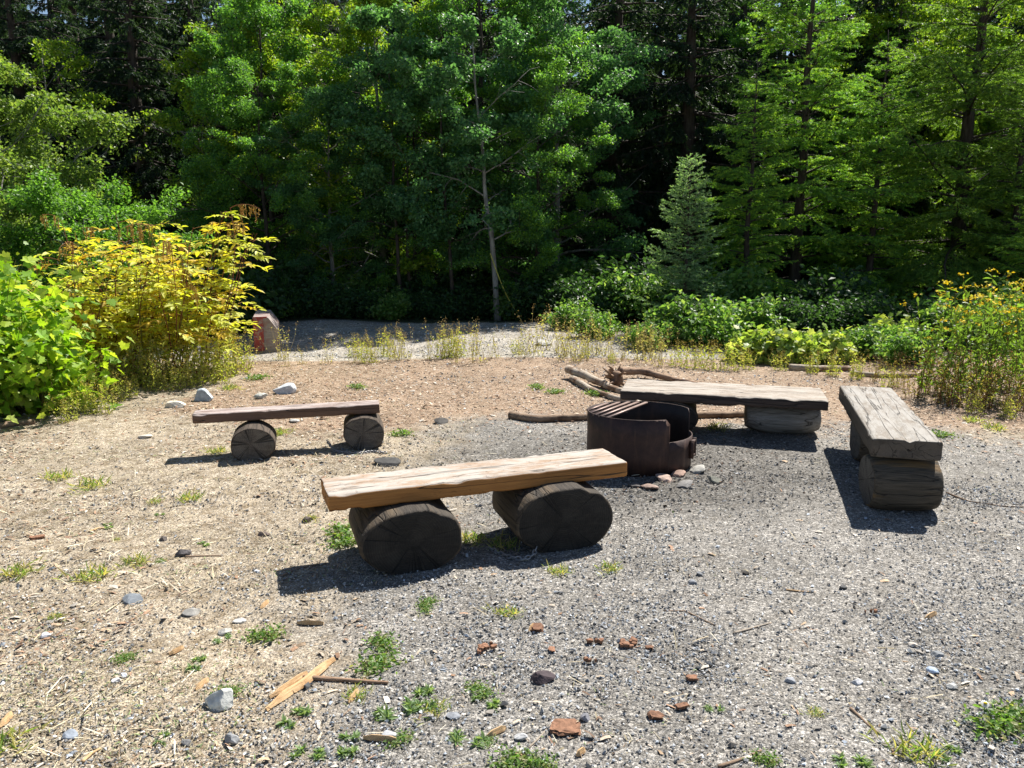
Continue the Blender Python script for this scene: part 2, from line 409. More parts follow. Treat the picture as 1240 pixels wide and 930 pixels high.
cam.sensor_width = 36; cam.lens = 36*FOC/1240; cam.clip_end = 800; cam.clip_start = .05
co.location = (0, 0, CAM_H); co.rotation_euler = (PI/2-TH, 0, 0); sc.camera = co
sc.view_settings.view_transform = 'Standard'; sc.view_settings.look = 'None'
sc.view_settings.gamma = 1; sc.view_settings.exposure = 1.08
sc.cycles.max_bounces = 4; sc.cycles.diffuse_bounces = 2; sc.cycles.transmission_bounces = 3; sc.cycles.glossy_bounces = 2

# ------------------------------------------------------------------ ground
def zones(x, y):
    n1 = fbm(x*.7, y*.7, 1.0); n2 = fbm(x*.9+20, y*.9, 2.0)
    lit = sm(5.8, 7.6, y+.8*n1)*sm(10.8, 10.2, y+.3*n2)*sm(-4.2, -2.6, x+.8*n2)
    lit = np.maximum(lit, .75*sm(2.6, 3.6, x+.3*n1)*sm(6.2, 7.4, y)*sm(10.8, 10, y))
    lit = np.maximum(lit, .5*sm(.0, .3, n1)*sm(3.4, 4.8, y)*sm(.2, -.6, x)*sm(8, 6, y))
    tan = sm(.2, -1.6, x+.6*n2-.05*(y-3))*sm(11.0, 10.2, y)
    tan = np.maximum(tan, sm(3.2, 4.4, x+.3*n1)*sm(5.6, 6.6, y))
    edge = 10.35+.15*n1
    road = sm(edge-.2, edge+.25, y)*sm(14.4, 13.9, y)*sm(2.9, 2.2, x+.45*(y-11)+.2*n1)
    d = np.hypot((x-1.15)/2.1, (y-5.45)/1.35)
    soot = sm(1.2, .4, d+.3*n2)*.85
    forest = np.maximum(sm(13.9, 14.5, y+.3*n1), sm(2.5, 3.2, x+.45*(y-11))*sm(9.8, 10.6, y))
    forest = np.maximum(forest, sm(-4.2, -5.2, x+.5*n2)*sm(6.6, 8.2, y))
    return lit, tan, road, soot, forest
xs = np.unique(np.round(np.concatenate([-np.geomspace(6, 220, 40)[::-1], np.arange(-6, -3.4, .08), np.arange(-3.4, 3.8, .028), np.arange(3.8, 7, .08), np.geomspace(7, 220, 40)]), 4))
ys = np.unique(np.round(np.concatenate([[-60, -30, -12, -5, -2, 0, .8], np.arange(1.2, 7.6, .028), np.arange(7.6, 16, .07), np.arange(16, 30, .5), np.geomspace(30, 260, 30)]), 4))
X, Y = np.meshgrid(xs, ys)
Z = gz(X, Y)
nearm = sm(18, 9, Y)
Z = Z+nearm*(.006*fbm(X*7, Y*7, 3.0)+.004*fbm(X*26, Y*26, 9.0, 3))
V = np.stack([X, Y, Z], -1).reshape(-1, 3)
nx, ny = len(xs), len(ys)
i = np.arange(ny-1)[:, None]*nx; j = np.arange(nx-1)[None]
F = np.stack([i+j, i+j+1, i+nx+j+1, i+nx+j], -1).reshape(-1, 4)
a = Acc(); a.add(V, F)
ground = tag(a.build('ground', M['ground']), kind='structure')
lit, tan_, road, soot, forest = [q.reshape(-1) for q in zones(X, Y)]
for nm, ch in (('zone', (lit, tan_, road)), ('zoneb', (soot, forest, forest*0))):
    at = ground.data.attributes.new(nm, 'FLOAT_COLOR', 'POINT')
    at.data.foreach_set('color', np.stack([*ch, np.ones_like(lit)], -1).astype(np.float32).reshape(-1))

# ------------------------------------------------------------------ gravel, chips, straw (uncountable)
OCT = np.array([(1,0,0),(-1,0,0),(0,1,0),(0,-1,0),(0,0,1),(0,0,-1)], float)
OCTF = np.array([(0,2,4),(2,1,4),(1,3,4),(3,0,4),(2,0,5),(1,2,5),(3,1,5),(0,3,5)])
CUB = np.array([(x, y, z) for x in (-1, 1) for y in (-1, 1) for z in (-1, 1)], float)*.62
def scatter(n, y0, y1, rng, margin=.4):
    y = y0*(y1/y0)**rng.random(n) if y0 > 0 else y0+(y1-y0)*rng.random(n)
    half = .66*y+margin; x = (rng.random(n)*2-1)*half
    return x, y
def pebbles(n, y0, y1, s0, s1, seed, dens):
    rng = np.random.default_rng(seed)
    x, y = scatter(n, y0, y1, rng)
    keep = rng.random(n) < dens(x, y, rng); x = x[keep]; y = y[keep]; n = len(x)
    s = s0*(s1/s0)**(rng.random(n)**2.2)
    V = np.tile(OCT[None], (n, 1, 1))+rng.normal(0, .28, (n, 6, 3))
    scl = np.stack([rng.uniform(.6, 1.3, n), rng.uniform(.5, 1.0, n), rng.uniform(.3, .8, n)], -1)*s[:, None]*.5
    V = V*scl[:, None]
    a1 = rng.random(n)*2*PI; ti = rng.normal(0, .35, n)
    ca, sa, ct, st = np.cos(a1), np.sin(a1), np.cos(ti), np.sin(ti)
    Rm = np.zeros((n, 3, 3)); Rm[:, 0, 0] = ca; Rm[:, 0, 1] = -sa*ct; Rm[:, 0, 2] = sa*st; Rm[:, 1, 0] = sa; Rm[:, 1, 1] = ca*ct; Rm[:, 1, 2] = -ca*st; Rm[:, 2, 1] = st; Rm[:, 2, 2] = ct
    V = np.einsum('nij,nkj->nki', Rm, V)
    V += np.stack([x, y, gz(x, y)+.12*s+.003], -1)[:, None]
    li, ta, ro, so_, fo = zones(x, y)
    g = rng.choice([.08, .15, .21, .28, .36, .46, .62], n, p=[.08, .19, .24, .20, .14, .10, .05])
    hue = rng.choice(3, n, p=[.5, .3, .2])
    tint = np.array([(.98, 1, 1.02), (.90, .99, 1.10), (1.10, 1.0, .88)])[hue]
    tint = np.where((rng.random(n) < ta*.6)[:, None], np.array([1.10, 1.0, .86]), tint)
    c = g[:, None]*tint*(1-.5*so_[:, None])*(1+.35*ro[:, None])
    F = (OCTF[None]+np.arange(n)[:, None, None]*6).reshape(-1, 3)
    return V.reshape(-1, 3), F, rep(c, 6)
def dens1(x, y, rng):
    li, ta, ro, so_, fo = zones(x, y)
    p = .30+.70*sm(-.15, .3, fbm(x*1.7, y*1.7, 4.0, 5))
    return p*(1-.6*li)*(1-.45*ta)*(1-.5*so_)*(1-fo)
a = Acc()
a.add(*pebbles(150000, 1.9, 5.2, .004, .018, 11, dens1))
a.add(*pebbles(45000, 4.6, 9, .007, .024, 12, dens1))
a.add(*pebbles(30000, 8.5, 14.2, .014, .04, 13, dens1))
a.add(*pebbles(1300, 1.9, 9, .016, .036, 14, dens1))
tag(a.build('gravel', M['gravel'], smooth=False), 'loose grey crushed gravel strewn over the clearing', 'gravel', kind='stuff')

SLV = np.array([(0,-.5,0),(1,-.35,0),(1.06,.4,.02),(.03,.5,0),(.5,-.5,.22),(.5,.5,.22)], float)
SLF = np.array([(0,4,5),(0,5,3),(4,1,2),(4,2,5)])
def flats(n, y0, y1, l0, l1, wr, seed, dens, cols, lift=.004, tilt=.25):
    rng = np.random.default_rng(seed); x, y = scatter(n, y0, y1, rng)
    keep = rng.random(n) < dens(x, y, rng); x = x[keep]; y = y[keep]; n = len(x)
    L = l0*(l1/l0)**(rng.random(n)**1.8); W = L*rng.uniform(wr[0], wr[1], n)
    nor = np.stack([rng.normal(0, tilt, n), rng.normal(0, tilt, n), np.ones(n)], -1)
    an = rng.random(n)*2*PI; d = np.stack([np.cos(an), np.sin(an), 0*an], -1)
    Rm = frames(nor, d)
    V, F, k = inst(SLV, SLF, np.stack([x, y, gz(x, y)+lift+.12*W], -1), Rm, np.stack([L, W, W], -1))
    c = np.array(cols)[rng.integers(0, len(cols), n)]*rng.uniform(.7, 1.25, n)[:, None]
    return V, F, rep(c, k)
def dchip(x, y, rng):
    li, ta, ro, so_, fo = zones(x, y)
    return (.035+.965*np.maximum(li, .55*ta*sm(-.3, .3, fbm(x*1.6, y*1.6, 8.0))))*(1-ro)*(1-.8*so_)
a = Acc()
warm = [(.40, .29, .19), (.26, .16, .10), (.50, .41, .31), (.20, .13, .09), (.32, .20, .13), (.48, .44, .38), (.44, .36, .28)]
a.add(*flats(70000, 1.9, 6.5, .006, .045, (.10, .45), 21, dchip, warm))
a.add(*flats(42000, 5.5, 10.8, .012, .05, (.15, .5), 22, dchip, warm))
tag(a.build('wood_chips', M['chip'], smooth=False), 'small brown wood chips and needle litter covering the ground', 'wood chips', kind='stuff')
def dcoal(x, y, rng):
    d = np.hypot(x-1.0, y-5.5); return sm(1.25, .35, d+.25*fbm(x*3, y*3, 2.0))*.55+.008*sm(3, 1, d)
a = Acc(); a.add(*flats(60000, 4.0, 8.0, .005, .026, (.4, .9), 25, dcoal, [(.03, .03, .03), (.06, .058, .055), (.10, .095, .09), (.22, .21, .20), (.15, .09, .06)], .005, .5))
tag(a.build('charcoal_bits', M['chip'], smooth=False), 'charcoal crumbs and ash flakes around the fire ring', 'charcoal', kind='stuff')
def dstraw(x, y, rng):
    li, ta, ro, so_, fo = zones(x, y)
    return ta*sm(-.25, .3, fbm(x*1.3+5, y*1.3, 6.0))*(1-ro)*(1-so_)+.02
a = Acc()
straw = [(.52, .45, .30), (.44, .37, .24), (.60, .55, .42), (.34, .28, .18)]
a.add(*flats(52000, 1.9, 10.6, .018, .09, (.03, .07), 23, dstraw, straw, .004, .4))
tag(a.build('dry_straw', M['chip'], smooth=False), 'short dry straw and dead grass bits matted on the tan soil', 'dry grass', kind='stuff')

# matted low growth: short curled blades in patches on the tan soil
def mat_patch(x, y, rng):
    li, ta, ro, so_, fo = zones(x, y)
    p = sm(.02, .4, fbm(x*1.9+31, y*1.9, 3.0, 5))
    return p*(1-ro)*(1-so_)*(.12+.88*np.maximum(ta, li*.5))*(1-fo)
rng = np.random.default_rng(77); x, y = scatter(90000, 1.9, 10.8, rng); kp = rng.random(len(x)) < mat_patch(x, y, rng); x = x[kp]; y = y[kp]; n = len(x)
an = rng.random(n)*2*PI; dd = np.stack([np.cos(an), np.sin(an), rng.uniform(.0, .9, n)], -1); nn = np.stack([rng.normal(0, .5, n), rng.normal(0, .5, n), np.ones(n)], -1)
sz = rng.uniform(.012, .035, n); T5 = np.array([(0,-.5,0),(.5,-.35,.06),(1,0,-.1),(.5,.35,.06),(0,.5,0)], float)
V, F, k = inst(T5, np.array([(0,1,3,4)]), np.stack([x, y, gz(x, y)+.003], -1), frames(nn, dd), np.stack([sz, sz*rng.uniform(.08, .22, n), sz], -1))
i0 = np.arange(n)*5; F3 = np.stack([i0+1, i0+2, i0+3], -1)
pc = np.array([(.40, .34, .21), (.28, .24, .15), (.24, .30, .13), (.18, .25, .10), (.32, .22, .14), (.48, .44, .33)])[rng.choice(6, n, p=[.3, .2, .14, .08, .16, .12])]*rng.uniform(.7, 1.2, n)[:, None]
a = Acc(); a.add(V, F, rep(pc, 5)); a.F.append(F3); a.M.append(np.zeros(n, np.int32))
tag(a.build('ground_cover', M['chip'], smooth=False), 'matted dead grass and tiny low plants on the tan soil', 'ground cover', kind='stuff')

# ------------------------------------------------------------------ benches
def seat_mesh(name, L, W, T, mat, parent, loc, rz, seed, tiltx=0.0, chips=.004, taper=0.0, crack=False):
    """sawn plank lofted along X, rounded and chipped edges"""
    rng = np.random.default_rng(seed); K = 44
    nW, nT = 14, 8; hw, ht = W/2, T/2; r = .008
    pr = []
    for q in np.linspace(-1, 1, nW): pr.append((q*(hw-r), ht))
    for q in np.linspace(1, -1, nT): pr.append((hw, q*(ht-r)))
    for q in np.linspace(1, -1, nW): pr.append((q*(hw-r), -ht))
    for q in np.linspace(-1, 1, nT): pr.append((-hw, q*(ht-r)))
    pr = np.array(pr)[::-1]; K = len(pr)
    st = np.concatenate([[0, .003, .010], np.linspace(.03, L-.03, 70), [L-.010, L-.003, L]])-L/2
    rings = []
    for s in st:
        e = min(s+L/2, L/2-s); sh = 1-(.06 if e < .002 else .02 if e < .006 else 0)
        p = pr*(1, 1)
        p = np.stack([p[:, 0]*(1-(1-sh)*.3), p[:, 1]*sh], -1)
        wd = 1+taper*(s/L)
        rings.append(np.stack([np.full(K, s), p[:, 0]*wd, p[:, 1]], -1))
    def nf(V):
        x, y, z = V.T
        n = fbm(x*2.0+seed, y*3, z*3)*.0025+fbm(x*9+seed, y*30, z*30, 3)*.0015
        edge = sm(.8, 1.0, np.abs(y)/hw)*sm(.6, 1, np.abs(z)/ht)
        ch = edge*np.clip(fbm(x*13+seed*3, y*2, z*5, 4)-.08, 0, 1)*chips*10
        V = V.copy(); V[:, 1] -= np.sign(y)*(ch+n*.6); V[:, 2] += n*np.sign(z)-np.sign(z)*ch*.8
        V[:, 0] += sm(.97, 1, np.abs(x)/(L/2))*fbm(y*12, z*12, seed+x*0)*.008
        if crack:
            yc = .03*fbm(x*2.2, x*0, 2.0)-.02
            g = np.exp(-((y-yc)/.006)**2)*(z > 0)*sm(-.9*L/2, .3*L/2, -x)
            V[:, 2] -= g*.02
        return V
    a = Acc(); add_loft(a, rings, 6, m_cap=0, noisefn=nf)
    o = a.build(name, mat, parent); o.location = loc; o.rotation_euler = (tiltx, 0, rz)
    return o
def log_mesh(name, L, aw, bh, mats, parent, loc, rz, seed, flat=0.0, bulge=0.0, groove=0.0, cut=None):
    """short log along Y (end grain towards -Y), origin at its centre"""
    rng = np.random.default_rng(seed); K = 56; th = np.linspace(0, 2*PI, K, endpoint=False)
    rr = 1+.05*vnoise(np.cos(th)*1.3+seed, np.sin(th)*1.3, 1.0)+.02*vnoise(np.cos(th)*4+seed, np.sin(th)*4, 3.0)
    px = np.cos(th)*rr; pz = np.sin(th)*rr
    px = np.sign(px)*np.abs(px)**.92; pz = np.sign(pz)*np.abs(pz)**.92
    if groove: rr2 = 1-groove*np.exp(-((th-1.0)/.16)**2); px = px*rr2; pz = pz*rr2
    px = px*aw; pz = np.minimum(pz*bh, bh*(1-flat)) if flat else pz*bh
    st = np.concatenate([[0, .002, .009, .02], np.linspace(.04, L-.04, 16), [L-.02, L-.009, L-.002, L]])-L/2
    rings = []
    for s in st:
        e = min(s+L/2, L/2-s)
        k = {True: .94}.get(e < .001, 1)
        if .001 <= e < .004: k = .97
        elif .004 <= e < .012: k = .99
        k *= 1-bulge*(abs(s)/(L/2))**3
        rings.append(np.stack([px*k, np.full(K, s), pz*k], -1)[::-1])
    def nf(V):
        x, y, z = V.T; V = V.copy()
        d = nrm(np.stack([x, 0*y, z], -1)+1e-6)
        n = fbm(x*6+seed, y*3, z*6, 4)*.010+fbm(x*25+seed, y*5, z*25, 3)*.004
        V += d*n[:, None]*sm(.2, .9, np.hypot(x/aw, z/bh))[:, None]
        cap = sm(.97, 1, np.abs(y)/(L/2))
        V[:, 1] += cap*(fbm(x*7+seed, z*7, 2.0+0*x, 4)*.012)
        return V
    a = Acc(); add_loft(a, rings, 10, noisefn=nf)
    o = a.build(name, list(mats), parent); o.location = loc; o.rotation_euler = (0, 0, rz)
    return o
def world_to(parent_loc, rz, x, y):
    dx, dy = x-parent_loc[0], y-parent_loc[1]; c, s = math.cos(-rz), math.sin(-rz)
    return dx*c-dy*s, dx*s+dy*c

def bench(label, FL, FR, BR, BL, ztl, ztr, T, mat, logs, seed, **kw):
    """FL.. = ground coordinates of the seat's corners; logs are (x, y, length, half width, half height, extra yaw, mats, dict)"""
    FL, FR, BR, BL = map(np.array, (FL, FR, BR, BL))
    c = (FL+FR+BR+BL)/4; d = (FR-FL)+(BR-BL); rz = math.atan2(d[1], d[0])
    L = (np.linalg.norm(FR-FL)+np.linalg.norm(BR-BL))/2
    u = np.array([math.cos(rz), math.sin(rz)]); v = np.array([-u[1], u[0]])
    W = abs(np.dot((BL-FL+BR-FR)/2, v))
    t = thing('log_bench', label, 'bench', (c[0], c[1], 0), rz, 'log benches around the fire ring')
    zc = (ztl+ztr)/2
    s = seat_mesh('seat', L, W, T, mat, t, (0, 0, zc-T/2), 0, seed, **kw)
    s.rotation_euler = (0, -math.atan2(ztr-ztl, L), 0)
    for (x, y, ll, aw, bh, yaw, mats, ex) in logs:
        lx, ly = world_to(c, rz, x, y)
        log_mesh('log_support', ll, aw, bh, mats, t, (lx, ly, G(x, y)+bh-.012), yaw-rz, seed+int(x*100) % 50+60, **ex)
    return t
def PP(u, v, z): return P(u, v, z)
dk = (M['log_dark'], M['log_dark_end']); lf = (M['log_left'], M['log_left_end']); rt = (M['log_right'], M['log_right_end'])
# near bench
zt = .405; T = .085
bz = math.radians(19)
bench('nearest log bench with whitish weathered top and orange-brown edge on two thick dark logs',
      PP(394, 600, zt), PP(768, 560, zt), PP(722, 543, zt), PP(392, 579, zt), zt, zt+.004, T, M['seat_near'],
      [(-.545, 3.86, .46, .255, .17, bz, dk, dict(groove=.05)), (.212, 4.14, .46, .272, .18, bz-.02, dk, dict(groove=.07))], 3, chips=.0028)
# left bench
bench('small reddish-brown log bench at the left on two round weathered logs, thin plank seat',
      PP(233, 502, .325), PP(463, 489, .335), PP(455, 484, .335), PP(237, 496, .325), .325, .335, .075, M['seat_left'],
      [(-1.93, 5.74, .30, .155, .125, .25, lf, {}), (-1.16, 6.02, .30, .155, .13, .20, lf, {})], 5, chips=.003)
# far bench
bench('log bench behind the fire ring, one dark round log and one pale oval log below',
      PP(756, 472, .36), PP(1018, 487, .36), PP(980, 467, .36), PP(756, 459, .36), .36, .355, .078, M['seat_far'],
      [(1.32, 6.55, .5, .235, .145, -.2, dk, {}), (2.24, 6.42, .58, .19, .14, 1.35, (M['log_pale'], M['log_right_end']), dict(bulge=.3))], 9, chips=.003)
# right bench
zt = .455
bench('wide grey cracked log bench at the right, end-on to the viewer, on blocky banded logs',
      PP(1141, 533, zt), PP(1078, 468, zt), PP(1018, 468, zt), PP(1057, 533, zt), zt, zt, .115, M['seat_right'],
      [(2.345, 4.60, .385, .185, .168, PI/2-.14, rt, dict(bulge=.10)), (2.69, 5.60, .36, .185, .175, PI/2-.2, rt, dict(bulge=.1))], 13, chips=.003, crack=True)

# ------------------------------------------------------------------ fire ring
cx, cy = .92, 5.56; RR = .375; HT = .385; HL = .225
fr = thing('fire_ring', 'dark rusted steel campfire ring with a stepped-down lip and a slatted cooking grate', 'fire ring', (cx, cy, 0), 0)
fr.rotation_euler = (-.035, 0, 0)
def ring_wall(a0, a1, ht, name, round_ends=True, z0=-.02):
    n = 64; th = np.linspace(a0, a1, n); t = .006; a = Acc()
    s = (th-a0)*RR; e = np.minimum(s, (a1-a0)*RR-s)
    rc = .035
    top = ht-np.where(e < rc, rc-np.sqrt(np.maximum(rc**2-(rc-e)**2, 0)), 0) if round_ends else np.full(n, ht)
    rows = []
    for r in (RR, RR-t):
        for q in (0, .35, .7, 1):
            rw = r+.006*fbm(th*2.2, th*0+q*2, 4.0)+.003*vnoise(th*9, th*0+q*3)
            rows.append(np.stack([np.cos(th)*rw, np.sin(th)*rw, z0+(top-z0)*q], -1))
    # order: outer bottom..top, inner top..bottom
    rows = rows[:4]+rows[4:][::-1]
    V = np.stack(rows, 0); m = len(rows)
    idx = np.arange(m*n).reshape(m, n); F = []; Mi = []
    for i in range(m):
        k = (i+1) % m
        for j in range(n-1): F.append((idx[i, j], idx[i, j+1], idx[k, j+1], idx[k, j])); Mi.append(0 if i < 4 else 1)
    for j, fl in ((0, 1), (n-1, 0)):
        for i in range(4):
            q = (idx[i, j], idx[(i+1), j], idx[m-2-i if i < 3 else 4, j], idx[m-1-i, j])
            if i < 3: F.append(q if fl else q[::-1]); Mi.append(0)
    a.add(V.reshape(-1, 3), np.array(F), (.5,)*3, np.array(Mi))
    return a.build(name, [M['rust'], M['rust_in']], fr)
A0, A1 = math.radians(7), math.radians(294)          # the tall wall; the low lip spans the gap
ring_wall(A0, A1, HT, 'tall_wall')
ring_wall(A1-.02-2*PI, A0+.02, HL, 'low_lip', False)
def box(acc, c, s, R=None, col=(.5,.5,.5), m=0, bev=0):
    V = np.array([(x, y, z) for x in (-1, 1) for y in (-1, 1) for z in (-1, 1)], float)*np.array(s)/2
    if R is not None: V = V@np.asarray(R).T
    V = V+np.array(c)
    F = np.array([(0,1,3,2),(4,6,7,5),(0,4,5,1),(2,3,7,6),(0,2,6,4),(1,5,7,3)])
    acc.add(V, F, col, m)
def rotz(t): c, s = math.cos(t), math.sin(t); return np.array([(c,-s,0),(s,c,0),(0,0,1)])
# hinge bracket on the lip
a = Acc(); an = math.radians(-22)
Rb = rotz(an); base = np.array([math.cos(an)*RR, math.sin(an)*RR, 0])
for dy in (-.05, .05): box(a, base+Rb@np.array([.012, dy, .14]), (.03, .012, .13), Rb)
for dz in (.09, .19): box(a, base+Rb@np.array([.014, 0, dz]), (.022, .092, .012), Rb)
a.build('bracket', M['rust'], fr)
# grate
gr = bpy.data.objects.new('cooking_grate', None); C.objects.link(gr); gr.parent = fr; gr.location = (0, 0, 0)
ga = math.radians(58); Rg = rotz(ga); zg = HT-.02
for k, off in enumerate((.335, .275, .215, .155, .095)):
    hl = math.sqrt(RR**2-off**2)-.006
    a = Acc(); box(a, Rg@np.array([0, off, zg+.012]), (2*hl, .024, .010), Rg); a.build('grate_bar', M['grate'], gr)
a = Acc(); box(a, Rg@np.array([.0, .225, zg-.004]), (.02, .26, .01), Rg); a.build('cross_bar', M['grate'], gr)
# ash bed inside
a = Acc(); n = 28; gx = np.linspace(-1, 1, n); AX, AY = np.meshgrid(gx, gx)
q = np.maximum(np.abs(AX), np.abs(AY))/np.maximum(np.hypot(AX, AY), 1e-6); AX = AX*q*(RR-.015); AY = AY*q*(RR-.015)
AZ = .05+.03*fbm(AX*9, AY*9, 2.0)
idx = np.arange(n*n).reshape(n, n); F = np.stack([idx[:-1, :-1], idx[:-1, 1:], idx[1:, 1:], idx[1:, :-1]], -1).reshape(-1, 4)
a.add(np.stack([AX, AY, AZ], -1).reshape(-1, 3), F, (.07, .068, .065)); ash = a.build('ash_bed', M['ash'])
ash.location = (cx, cy, 0); tag(ash, 'grey ash bed inside the steel campfire ring', 'ash')

# ------------------------------------------------------------------ chains
def chain(path, label, link=.034, wire=.0042):
    path = np.asarray(path, float); seg = np.linalg.norm(np.diff(path, axis=0), axis=1); S = np.concatenate([[0], np.cumsum(seg)])
    n = int(S[-1]/(link*.78)); a = Acc()
    for k in range(n):
        s = (k+.5)/n*S[-1]; p = np.array([np.interp(s, S, path[:, i]) for i in range(3)])
        s2 = min(s+.01, S[-1]); p2 = np.array([np.interp(s2, S, path[:, i]) for i in range(3)]); d = nrm((p2-p)[None])[0]
        if np.linalg.norm(p2-p) < 1e-5: d = np.array([1., 0, 0])
        th = np.linspace(0, 2*PI, 15); ex = np.clip(np.cos(th), -1, 1)*link*.5; ey = np.sin(th)*link*.30
        up = np.array([0, 0, 1.]); sd_ = nrm(np.cross(up, d)[None])[0]; u2 = np.cross(d, sd_)
        tl = PI/4*(1 if k % 2 else -1)+R0.normal(0, .2); b = math.cos(tl)*sd_+math.sin(tl)*u2
        pts = p+ex[:, None]*d+ey[:, None]*b; pts[:, 2] += wire+link*.18
        add_tube(a, pts, np.full(15, wire), 6, close=False)
    return tag(a.build('chain', M['chain']), label, 'chain')
def gpath(pts): return [(x, y, G(x, y)+z) for x, y, z in pts]
pa = [P(592, 665), P(605, 671), P(618, 676), P(634, 679), P(646, 676), P(652, 666)]
chain(gpath([(x, y, z) for (x, y), z in zip(pa, (0, 0, .0, .0, .01, .05))]), 'galvanised chain lying in the shade between the logs of the nearest bench')
pa = [P(396, 541), P(404, 547), P(418, 550), P(436, 551), P(452, 549), P(468, 551)]
chain(gpath([(x, y, z) for (x, y), z in zip(pa, (.04, .0, 0, 0, 0, 0))]), 'small chain on the gravel at the right log of the left bench', .03, .004)

# ------------------------------------------------------------------ stones, bark, sticks
ICO = None
def ico(sub=2):
    import bmesh
    bm = bmesh.new(); bmesh.ops.create_icosphere(bm, subdivisions=sub, radius=1)
    V = np.array([v.co[:] for v in bm.verts]); F = np.array([[v.index for v in f.verts] for f in bm.faces]); bm.free(); return V, F
IV, IF = ico(3)
def rock(u, v, w, h, label, col, seed, name='stone', cat='stone', flat=.6, depth=.8, sharp=.0):
    """w,h: size in photo pixels"""
    x, y = P(u, v); sc_ = math.hypot(y, CAM_H)/FOC; W = w*sc_*.84; H = h*sc_*.8
    rng = np.random.default_rng(seed)
    V = IV.copy()
    for k in range(12):                                  # planar facets, like broken rock
        d = nrm(rng.normal(0, 1, 3)[None])[0]; o = rng.uniform(.55, .88); s = V@d
        V = V-np.outer(np.maximum(s-o, 0), d)
    V = V*(1+.10*fbm(V[:, 0]*3+seed, V[:, 1]*3, V[:, 2]*3)[:, None])
    V = V*np.array([W*.66, W*.66*depth, H*.55]); a = Acc()
    c = np.array(col)[None]*(1+.25*fbm(IV[:, 0]*2.2+seed, IV[:, 1]*2.2, IV[:, 2]*2.2)[:, None])
    a.add(V, IF, np.clip(c, 0, .9)); o = a.build(name, M['stone'], smooth=False)
    o.location = (x, y, G(x, y)+H*.22); o.rotation_euler = (rng.normal(0, .1), rng.normal(0, .1), rng.uniform(-.5, .5))
    return tag(o, label, cat)
W_ = (.55, .53, .48); BL = (.36, .40, .43); GY = (.27, .275, .28); DK = (.05, .048, .05); BR = (.13, .095, .07)
